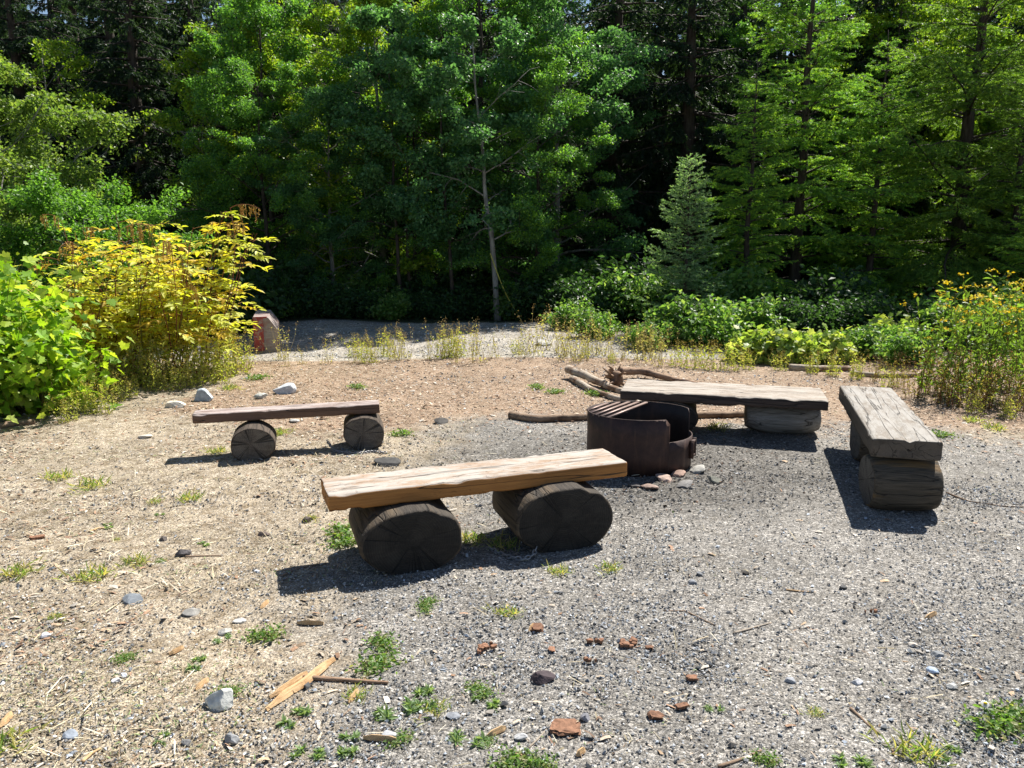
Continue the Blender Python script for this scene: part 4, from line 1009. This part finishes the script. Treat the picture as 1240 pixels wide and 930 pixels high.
fir4 = copy_tree(fir); place(fir4, U(1062, 21.5), 21.5, 2.2, .9, name='fir_tree', label='fir half hidden behind and between the slim fir and the big broad fir')
fir5 = copy_tree(fir); place(fir5, U(1240, 13.8), 13.8, 4.2, .36, name='fir_tree', label='small bright fir sapling at the right edge behind the yellow flowers')
o, _ = make_fir(93, 2.9, .85, [(.20, .32, .17), (.15, .26, .13), (.28, .40, .24)], whorl=.13, nper=24, label=('small silvery-green hemlock sapling in front of the dark cedars, left of the slim fir', 'conifer'), nlen=.035, nw=.016, up0=.4, dens=1.3); place(o, U(828, 13.4), 13.4, name='hemlock_sapling')
fir9 = copy_tree(fir); place(fir9, U(1048, 16.4), 16.4, 4.0, .66, name='fir_tree', label='medium fir filling the gap between the slim fir and the big broad fir')
fir10 = copy_tree(fir2); place(fir10, U(1215, 15.6), 15.6, 2.6, .5, name='fir_tree', label='medium fir with low boughs right of the big trunk')
fir7 = copy_tree(fir); place(fir7, U(900, 15.2), 15.2, 3.0, .56, name='fir_tree', label='bright fir sapling just left of the slim fir')
for k, (u, y, s, lb) in enumerate([(1080, 22.5, 1.2, 'sunlit leafy tree glowing behind the firs'), (1230, 22, 1.2, 'bright leafy tree behind the big fir at the right edge'), (930, 23, 1.0, 'green leafy tree behind the slim fir')]):
    put(al, 1 if k < 2 else 0, U(u, y), y, k*2.1, s, name='alder_tree', label=lb, group='leafy trees behind the firs')

# --- shrubs
def make_shrub(seed, H, rad, cols, nst, nl, ls, T=DIA, F=DIAF, up=.6, mat='leaf', stem=(.12, .10, .05), name='shrub', down=.1, low=.15, spread=.06, aspect=1.0, stem_r=.006):
    rng = np.random.default_rng(seed); S = Acc(); L = Acc(); pos = []; outw = []
    for k in range(nst):
        az = rng.random()*2*PI; r = rad*math.sqrt(rng.random()); tilt = r/rad*.7
        p0 = np.array([math.cos(az)*r*.35, math.sin(az)*r*.35, 0]); hh = H*rng.uniform(.65, 1.05)*(1-.45*(r/rad)**2)
        sp, _ = poly(p0, (math.cos(az)*tilt, math.sin(az)*tilt, 1), hh*math.sqrt(1+tilt**2*.5), rng, 6, .10, -.01)
        add_tube(S, sp, stem_r*np.linspace(1, .3, 7), 4, stem, close=False)
        n = int(nl/nst*rng.uniform(.7, 1.3)); t = low+(1-low)*rng.random(n)**.75; i = np.minimum((t*6).astype(int), 5); f = (t*6-i)[:, None]
        p = sp[i]*(1-f)+sp[i+1]*f; o = rng.normal(0, 1, (n, 3))*np.array([1, 1, .5])
        pos.append(p+o*spread*(1+.6*rng.random((n, 1)))); outw.append(nrm(o+np.array([0, 0, -.2])))
    pos = np.concatenate(pos); pos[:, 2] = np.maximum(pos[:, 2], .02)
    leaves(L, pos, ls, cols, rng, T, F, up, down, outward=np.concatenate(outw), aspect=aspect)
    root = thing(name, '', '', (0, 0, 0))
    S.build('stems', M['dry'], root); L.build('foliage', M[mat], root, smooth=False)
    return root
# bright broad-leaved shrubs, left
BRT = [(.30, .46, .035), (.22, .40, .03), (.38, .50, .05), (.16, .31, .03), (.42, .50, .10)]
for k, (x, y, H, r, nl, lb) in enumerate([(-4.85, 7.15, 1.55, .72, 3000, 'bright lime-green broad-leaved shrub at the left edge, the tallest of them'), (-5.6, 7.5, 1.7, .9, 1800, 'broad-leaved lime-green shrub mostly cut off by the left edge'), (-4.42, 7.3, .95, .36, 800, 'lower lime-green shrub at the right foot of the tallest one')]):
    o = make_shrub(200+k, H, r, BRT, 46, int(nl*1.4), .095, MAP, MAPF, 1.0, 'leaf_near', (.25, .22, .08), 'broad_leaved_shrub', .3, .1, .13, 1.05)
    o['category'] = 'shrub'; place(o, x, y, label=lb)
# drooping yellow shrub with hanging seed tassels
def make_tassel_shrub(seed, H, rad, nst, nleaf, ntas):
    rng = np.random.default_rng(seed); S = Acc(); L = Acc(); D = Acc()
    cols = [(.62, .60, .06), (.55, .58, .07), (.68, .58, .08), (.40, .46, .06), (.60, .42, .06), (.60, .64, .16)]
    for k in range(nst):
        az = rng.random()*2*PI; r = rad*math.sqrt(rng.random()); p0 = np.array([math.cos(az)*r*.6, math.sin(az)*r*.5, 0]); hh = H*rng.uniform(.42, 1.06)*(1-.15*(r/rad)**2)
        sp, _ = poly(p0, (math.cos(az)*.4*r/rad, math.sin(az)*.4*r/rad, 1), hh, rng, 7, .09, 0)
        add_tube(S, sp, .008*np.linspace(1, .4, 8), 5, (.22, .07, .05) if rng.random() < .6 else (.2, .2, .05), close=False)
        for q in range(nleaf):
            t = .25+.75*(q+rng.random())/nleaf; p, d = at_t(sp, min(t, 1)); a2 = rng.random()*2*PI
            lp, ld = poly(p, (math.cos(a2), math.sin(a2), .45), rng.uniform(.22, .36), rng, 5, .08, -.16)
            add_tube(S, lp, .003*np.linspace(1, .5, 6), 3, (.35, .2, .07), close=False)
            n = 9; base = cols[rng.integers(len(cols))]
            for e in range(n):
                tt = .25+.75*e/(n-1); p2, d2 = at_t(lp, min(tt, 1)); side = nrm(np.cross(d2, (0, 0, 1))[None])[0]*(1 if e % 2 else -1)
                dd = side*.8+d2*.8 if e < n-1 else d2; dd = dd+np.array([0, 0, -.35]); nor = np.array([[rng.normal(0, .3), rng.normal(0, .3), 1]])
                s = rng.uniform(.075, .125); V, F, kk = inst(LAN, LANF, p2[None], frames(nor, dd[None]), np.array([[s, s*1.25, s]]))
                L.add(V, F, np.array(base)*rng.uniform(.75, 1.25))
        if k < ntas:
            tp, td = sp[-1], None; a2 = az+rng.normal(0, .6)
            ax, _ = poly(tp, (math.cos(a2), math.sin(a2), .7), rng.uniform(.30, .45), rng, 5, .08, -.22); add_tube(S, ax, .004*np.linspace(1, .4, 6), 4, (.28, .12, .05), close=False)
            for e in range(11):
                p2, _ = at_t(ax, rng.uniform(.15, 1)); h_ = rng.uniform(.08, .19); q2 = p2+np.array([rng.normal(0, .012), rng.normal(0, .012), -h_])
                add_tube(D, np.linspace(p2, q2, 4), [.002, .004, .004, .001], 4, (.50, .30, .08), close=False)
                m = 14; tt = rng.random(m)[:, None]; pp = p2+(q2-p2)*tt+rng.normal(0, .006, (m, 3))
                leaves(D, pp, .018, [(.52, .34, .09), (.42, .22, .07), (.62, .48, .14)], rng, up=0, down=1)
    root = thing('tasselled_shrub', '', 'shrub', (0, 0, 0)); S.build('stems', M['dry'], root); L.build('foliage', M['leaf_near'], root, smooth=False)
    if ntas: D.build('seed_tassels', M['dry'], root, smooth=False)
    return root
for k, (u, y, H, r, nst, nt_, lb) in enumerate([(218, 9.3, 2.2, .8, 30, 7, 'tallest yellow shrub with drooping seed tassels, nearest the red barrier'), (142, 9.0, 1.95, .75, 26, 4, 'tasselled yellow shrub between the lime-green shrub and the tallest tasselled one'), (180, 9.9, 2.1, .8, 22, 4, 'tasselled yellow shrub behind the gap of the two front ones'), (108, 8.7, 1.5, .5, 16, 2, 'lowest yellow shrub next to the lime-green leaves')]):
    o = make_tassel_shrub(230+k, H, r, nst, 10, nt_); place(o, U(u, y), y, label=lb, group='yellow tasselled shrubs left of the road')

# weeds: tall thin dry and green stalks
def make_weed(seed, H, rad, nst, cols, stemc, leafn=8, ls=.05, head=None, T=LAN, F=LANF, name='weed'):
    rng = np.random.default_rng(seed); S = Acc(); L = Acc(); Hd = Acc()
    for k in range(nst):
        az = rng.random()*2*PI; r = rad*math.sqrt(rng.random()); p0 = np.array([math.cos(az)*r, math.sin(az)*r, 0])
        sp, _ = poly(p0, (rng.normal(0, .15), rng.normal(0, .15), 1), H*rng.uniform(.55, 1), rng, 6, .07, 0)
        add_tube(S, sp, .0035*np.linspace(1, .4, 7), 3, np.array(stemc)*rng.uniform(.7, 1.3), close=False)
        n = leafn; t = rng.random(n)*.9+.05; i = np.minimum((t*6).astype(int), 5); f = (t*6-i)[:, None]
        leaves(L, sp[i]*(1-f)+sp[i+1]*f, ls, cols, rng, T, F, .5, .1, aspect=.9)
        if head:
            n = 9; leaves(Hd, sp[-1]+rng.normal(0, 1, (n, 3))*np.array([.025, .025, head[1]]), head[2], head[0], rng, DIA, DIAF, 1.2, 0)
    root = thing(name, '', 'weed', (0, 0, 0)); S.build('stems', M['dry'], root); L.build('leaves', M['leaf'], root, smooth=False)
    if head: Hd.build('flower_heads', M['dry'], root, smooth=False)
    return root
GRN = [(.13, .24, .04), (.10, .19, .04), (.18, .28, .05)]; STR = [(.55, .48, .2), (.42, .42, .14), (.62, .56, .28)]
weeds = {'dry': make_weed(300, .75, .14, 16, STR, (.42, .33, .14), 7, .05, ([(.45, .33, .12), (.3, .2, .08)], .03, .02), name='dry_weed'),
         'ygr': make_weed(301, .7, .18, 26, [(.44, .48, .10), (.36, .42, .09), (.56, .50, .18)], (.45, .40, .15), 12, .06, ([(.5, .42, .15), (.6, .45, .06)], .03, .02), name='meadow_weed'),
         'tan': make_weed(302, 1.25, .22, 15, [(.16, .27, .045), (.2, .32, .05), (.12, .2, .04)], (.25, .15, .06), 26, .085, ([(.80, .62, .02), (.75, .55, .02), (.5, .5, .06)], .010, .034), name='tansy_plant'),
         'red': make_weed(303, .9, .2, 24, [(.28, .22, .07), (.35, .3, .1), (.2, .24, .06)], (.28, .12, .06), 12, .05, ([(.32, .16, .07)], .04, .02), name='rusty_weed')}
used = set()
def weed(kind, u, v, rz, s, label, group, dv=None):
    o = weeds[kind]
    if kind in used: o = copy_tree(o)
    used.add(kind); x, y = P(u, v); place(o, x, y, rz, s, label=label, group=group); o['category'] = 'weed'; return o
g = 'dry weeds along the edge of the gravel road'
DL = 'dry yellow weed stalks fringing the near edge of the gravel road'
for k, (u, v, s) in enumerate([(366,438,.4),(395,437,.6),(430,436,.5),(478,434,.5),(520,434,.5),(545,432,.7),(575,430,.75),(600,434,.5),(632,432,.7),(655,424,.95),(690,428,.8),(722,430,.85),(705,436,.6),(755,436,.75),(780,440,.75),(800,444,.7),(345,441,.35),(300,446,.5),(455,437,.4)]):
    weed('dry', u, v, k*1.7, s*.95, DL, g)
rw = np.random.default_rng(61)
for k in range(30):
    weed('dry' if k % 4 else 'ygr', 320+480*rw.random()**.8, 431+rw.normal(0, 5)+max(0, k-22)*1.0, k*2.3, rw.uniform(.3, .75), DL, g)
g = 'yellow-green weeds under the tasselled shrubs'
for k, (u, v, s) in enumerate([(150,466,1.0),(172,464,1.15),(196,462,1.2),(222,460,1.2),(250,458,1.15),(272,455,1.1),(288,450,.9),(130,474,.9),(112,480,.9),(140,484,.6),(105,500,.7),(85,510,.55),(125,500,.5),(185,470,.8),(235,466,.8),(262,462,.9),(280,444,1.1),(160,478,.5),(210,470,.6)]):
    weed('ygr', u, v, k*2.1, s*.8, 'yellow-green weed tangle at the foot of the shrubs on the left', g)
g = 'yellow flowered weeds at the right edge'
for k, (u, v, s, lb) in enumerate([(1135,478,.95,'leftmost yellow-flowered tansy clump at the right edge of the clearing'), (1180,482,1.05,'tall yellow-flowered tansy clump in the middle of the right-hand weeds'), (1222,484,1.08,'yellow-flowered tansy clump touching the right edge'), (1165,470,1.0,'tansy clump behind the tall middle one'), (1215,468,1.12,'tansy clump at the back by the right edge')]):
    weed('tan', u, v, k*1.9, s, lb, g)
g = 'rusty dry weeds at the foot of the tansy'
for k, (u, v, s) in enumerate([(1110,480,.7),(1140,488,.75),(1165,492,.75),(1190,494,.75),(1212,496,.8),(1232,498,.8),(1125,470,.7),(1090,468,.55),(1060,460,.45)]):
    weed('red', u, v, k*1.3, s*.85, 'rusty brown dry weeds at the foot of the yellow-flowered tansy', g)
g = 'meadow weeds in front of the right undergrowth'
for k, (u, v, s) in enumerate([(840,446,.75),(862,448,.8),(885,448,.7),(905,446,.6),(1010,452,.7),(1035,456,.7),(985,450,.6),(1075,466,.6),(945,447,.55),(820,444,.7),(1180,500,.5),(1220,505,.5)]):
    weed('ygr', u, v, k*2.7, s*.75, 'fine yellowish weed in front of the leafy undergrowth on the right', g)

# leafy undergrowth
U1 = [(.13, .26, .06), (.17, .30, .07), (.09, .19, .05), (.24, .34, .11)]
U2 = [(.36, .42, .09), (.26, .36, .08), (.42, .46, .16), (.18, .28, .07)]
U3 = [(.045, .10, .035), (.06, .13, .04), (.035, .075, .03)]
sh = [make_shrub(400, .85, .62, U1, 26, 2600, .085, DIA, DIAF, .9, name='leafy_shrub', spread=.07),
      make_shrub(401, .55, .5, U2, 22, 1100, .10, MAP, MAPF, 1.0, name='leafy_shrub', spread=.07),
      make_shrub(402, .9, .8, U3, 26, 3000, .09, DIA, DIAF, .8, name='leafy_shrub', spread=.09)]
for o in sh: o['category'] = 'shrub'
def shrub(kind, u, y, rz, s, label, group=None): return put(sh, kind, U(u, y), y, rz, s, label=label, group=group)
for k, (kind, u, y, s, lb) in enumerate([
    (0, 722, 12.4, .85, 'leafy shrub nearest the end of the road on the right'), (0, 785, 11.3, .75, 'second leafy shrub along the right side of the road'), (0, 690, 13.6, .8, 'small leafy shrub at the back corner of the road, right side'),
    (0, 812, 11.8, 1.0, 'leafy shrub in front of the silvery sapling'), (0, 850, 11.8, 1.35, 'large leafy shrub left of the slim fir'), (0, 905, 12.4, 1.25, 'leafy shrub at the foot of the slim fir'),
    (1, 915, 10.3, 1.1, 'pale yellow-green shrub with big drooping leaves before the slim fir'), (1, 955, 10.2, 1.15, 'pale big-leaved shrub behind the grey log'), (1, 1000, 10.4, 1.1, 'big-leaved shrub right of the grey log'),
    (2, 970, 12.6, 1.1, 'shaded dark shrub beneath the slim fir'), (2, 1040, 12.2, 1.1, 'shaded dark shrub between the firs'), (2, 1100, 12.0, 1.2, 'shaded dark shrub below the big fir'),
    (0, 1050, 10.6, .8, 'green shrub right of the big-leaved shrubs'), (0, 1095, 10.0, .85, 'green shrub left of the tansy'), (1, 1080, 11.2, 1.2, 'big-leaved shrub beneath the big fir'),
    (0, 1160, 11.2, 1.2, 'green shrub behind the tansy clumps'), (0, 1225, 10.8, 1.3, 'green shrub behind the tansy at the right edge'), (0, 1180, 12.8, 1.5, 'tall green shrub beneath the right fir boughs'), (0, 1280, 11.6, 1.4, 'green shrub just at the right border'),
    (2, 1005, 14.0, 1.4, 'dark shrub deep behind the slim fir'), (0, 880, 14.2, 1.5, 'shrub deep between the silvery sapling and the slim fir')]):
    shrub(kind, u, y, k*1.7, s*(.78 if y < 13 else .9), lb, 'undergrowth on the right side of the clearing')
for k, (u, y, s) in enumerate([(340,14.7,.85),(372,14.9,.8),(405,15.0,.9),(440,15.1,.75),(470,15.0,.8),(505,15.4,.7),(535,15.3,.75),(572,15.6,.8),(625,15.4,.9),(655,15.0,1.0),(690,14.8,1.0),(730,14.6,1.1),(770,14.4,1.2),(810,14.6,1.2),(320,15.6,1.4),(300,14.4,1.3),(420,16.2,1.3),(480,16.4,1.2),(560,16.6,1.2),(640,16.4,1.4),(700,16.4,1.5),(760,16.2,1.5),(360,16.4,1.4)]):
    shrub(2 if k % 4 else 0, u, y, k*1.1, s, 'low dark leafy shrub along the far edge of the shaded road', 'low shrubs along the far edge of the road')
for k, (u, y, s, lb) in enumerate([(20, 11.2, 1.5, 'green shrub below the willow behind the lime-green shrub'), (70, 11.6, 1.3, 'green shrub behind the lowest yellow shrub'), (200, 12.6, 1.3, 'dark green shrub behind the yellow tasselled shrubs'), (150, 13.8, 1.8, 'shrub deep in the shade behind the rounded mid-green bush'), (250, 13.2, 1.6, 'shaded shrub right behind the tallest yellow shrub'), (-60, 11.5, 1.7, 'green shrub beyond the left border')]):
    shrub(0 if k < 2 else 2, u, y, k*1.1, s, lb, 'shrubs behind the yellow shrubs')

# low green tufts on the gravel
def make_tuft(seed, kind):
    rng = np.random.default_rng(seed); L = Acc()
    if kind == 'clover':
        n = 260; p = rng.normal(0, 1, (n, 3))*np.array([.055, .045, 0]); p[:, 2] = .012+rng.random(n)*.03
        leaves(L, p, .024, [(.14, .26, .06), (.11, .20, .05), (.20, .31, .09), (.28, .30, .12)], rng, LAN, LANF, 1.0, 0, aspect=1.7)
    elif kind == 'rosette':
        for c in range(5):
            cc = rng.normal(0, .045, 3)*(1, 1, 0); n = 20; a_ = rng.random(n)*2*PI; out = np.stack([np.cos(a_), np.sin(a_), rng.uniform(.1, 1.6, n)], -1)
            leaves(L, np.tile(cc+(0, 0, .006), (n, 1)), (.042), [(.24, .34, .16), (.19, .30, .12), (.3, .38, .22)], rng, LAN, LANF, .7, 0, outward=out*3, aspect=.9)
    else:
        n = 90; a_ = rng.random(n)*2*PI; out = np.stack([np.cos(a_), np.sin(a_), rng.uniform(.6, 2.2, n)], -1); p = rng.normal(0, 1, (n, 3))*np.array([.06, .05, 0])
        leaves(L, p+(0, 0, .003), .075, [(.24, .34, .09), (.34, .38, .14), (.17, .28, .07), (.52, .46, .24), (.5, .44, .2)], rng, LAN, LANF, .2, 0, outward=out*3, aspect=.28)
    o = L.build({'clover': 'clover_clump', 'rosette': 'weed_rosette', 'grass': 'grass_tuft'}[kind], M['leaf'], smooth=False); return o
tf = {k: make_tuft(500+i, k) for i, k in enumerate(('clover', 'rosette', 'grass'))}; tused = set()
for k, (kind, u, v, s, lb) in enumerate([
    ('clover', 322, 772, 1.0, 'dense bright green clover clump in the left foreground'), ('clover', 462, 782, 1.0, 'bright green clover clump below the nearest bench'), ('clover', 456, 808, 1.1, 'pale green clover patch just under the bright clump below the nearest bench'),
    ('rosette', 516, 846, 1.1, 'grey-green rosette weeds in the centre foreground'), ('rosette', 478, 862, 1.2, 'wide grey-green rosette weed left of centre foreground'), ('rosette', 590, 850, .9, 'upright narrow green weed in the centre foreground'),
    ('rosette', 360, 870, 1.0, 'small weed below the split wood'), ('clover', 620, 924, .9, 'green weed cut by the bottom edge at centre'), ('grass', 1105, 908, 1.3, 'bristly green grass tuft at the lower right'),
    ('rosette', 1150, 912, .8, 'small green weed right of the bristly lower right tuft'), ('clover', 1210, 882, 1.3, 'leafy chamomile clump at the right edge foreground'), ('clover', 1236, 872, 1.2, 'chamomile foliage cut by the right edge'),
    ('rosette', 1035, 924, .9, 'weed at the bottom edge on the right'), ('clover', 928, 920, .6, 'tiny green seedling near the brown stick at the bottom'), ('grass', 25, 694, 1.3, 'grass tuft at the left edge under the dry stalk'),
    ('grass', 110, 700, 1.4, 'grass patch on the tan dirt at the left'), ('grass', 165, 684, 1.1, 'small grass patch right of the left grass patch'), ('grass', 8, 905, 1.2, 'olive grass tuft in the bottom left corner'),
    ('grass', 70, 578, 1.5, 'green grass tuft in the dirt below the lime-green shrub'), ('grass', 110, 590, 1.6, 'taller grass tuft beside the one below the lime-green shrub'), ('clover', 487, 527, 1.2, 'small green plant in the litter right of the left bench'),
    ('clover', 432, 470, 1.3, 'green plant behind the right end of the left bench'), ('clover', 312, 458, 1.6, 'low green plant at the edge of the yellow shrub'), ('grass', 280, 470, 1.5, 'grass tuft beside the blue-grey rock'),
    ('clover', 650, 470, 1.3, 'small green plant left of the driftwood limb'), ('clover', 672, 476, 1.3, 'green plant close to the driftwood limb'), ('clover', 722, 480, 1.5, 'green weed beneath the driftwood limb'),
    ('grass', 340, 525, 1.3, 'grass tuft under the left bench seat'), ('grass', 262, 548, 1.2, 'grass tuft in the shadow of the left bench'), ('clover', 415, 648, 1.4, 'green weed left of the nearest bench log'),
    ('clover', 418, 660, 1.1, 'low weed at the foot of the left log of the nearest bench'), ('grass', 675, 694, .9, 'tiny yellow-green grass sprig in front of the right log'), ('grass', 738, 692, .9, 'grass sprig right of the nearest bench shadow'),
    ('grass', 575, 655, 1.3, 'dry grass between the logs of the nearest bench'), ('grass', 608, 660, 1.3, 'grass in the shade by the chain'), ('clover', 150, 800, .6, 'faint green sprout in the left dirt'), ('rosette', 240, 805, .8, 'greyish rosette in the left dirt'),
    ('grass', 868, 520, 1.5, 'green grass in front of the far bench log'), ('clover', 1140, 528, 1.2, 'small green weed right of the grey bench'), ('grass', 1090, 500, 1.5, 'grass tuft at the back right of the grey bench'),
    ('rosette', 565, 895, 1.0, 'weed rosette near the bottom centre'), ('rosette', 420, 905, 1.0, 'small weed at the bottom left of centre'), ('grass', 1205, 520, 1.4, 'grass tuft in front of the tansy'), ('grass', 1180, 510, 1.4, 'olive grass tuft before the rusty weeds'),
    ('grass', 230, 604, 1.2, 'thin grass left of the nearest bench in the tan gravel'), ('rosette', 375, 915, .9, 'weed at the bottom edge left of centre'), ('clover', 655, 925, .7, 'leafy seedling at the bottom edge')]):
    o = tf[kind]
    if kind in tused: o = o.copy(); C.objects.link(o)
    tused.add(kind); x, y = P(u, v); o.location = (x, y, G(x, y)); o.rotation_euler = (0, 0, k*1.9); s *= {'clover': .72, 'rosette': .72, 'grass': .66}[kind]; o.scale = (s, s, s*(.8 if kind != 'clover' else .9)); tag(o, lb, 'weed', 'low weeds on the open ground')
rw = np.random.default_rng(91)
for k in range(22):
    kind = ('grass', 'clover', 'rosette')[k % 3]
    u = rw.uniform(10, 640) if k < 17 else rw.uniform(350, 1200); v = 900-(rw.random()**1.3)*(330 if k < 17 else 60)
    o = tf[kind].copy(); C.objects.link(o); x, y = P(u, v); q = rw.uniform(.22, .5)
    if 385 < u < 760 and v < 730: x -= 1.6
    o.location = (x, y, G(x, y)); o.rotation_euler = (0, 0, rw.random()*6); o.scale = (q*rw.uniform(.8, 1.5), q, q*.8)
    tag(o, 'tiny green sprig dotted on the open gravel and dirt', 'weed', 'tiny sprigs on the open ground')
# daisy at the chamomile
x, y = P(1190, 868); d = thing('daisy', 'single white daisy with a yellow centre at the lower right', 'flower', (x, y, G(x, y)))
a = Acc(); add_tube(a, [(0, 0, 0), (.004, 0, .03), (0, -.004, .055)], [.0015]*3, 4, (.1, .2, .04)); a.build('stem', M['dry'], d)
a = Acc()
th = np.linspace(0, 2*PI, 14, endpoint=False); out = np.stack([np.cos(th), np.sin(th), 0*th], -1); nn = np.tile(np.array([[0, -.6, 1.]]), (14, 1))
V, F, k = inst(LAN, LANF, np.tile(np.array([[0, -.004, .056]]), (14, 1)), frames(nn, out), np.full((14, 3), .016)*np.array([1, 1.2, 1])); a.add(V, F, (.8, .8, .8)); a.build('petals', M['dry'], d)
a = Acc(); a.add(IV*np.array([.006, .006, .004])+np.array([0, -.006, .059]), IF, (.75, .55, .03)); a.build('flower_centre', M['stone'], d)
print('needles', m1, m2)
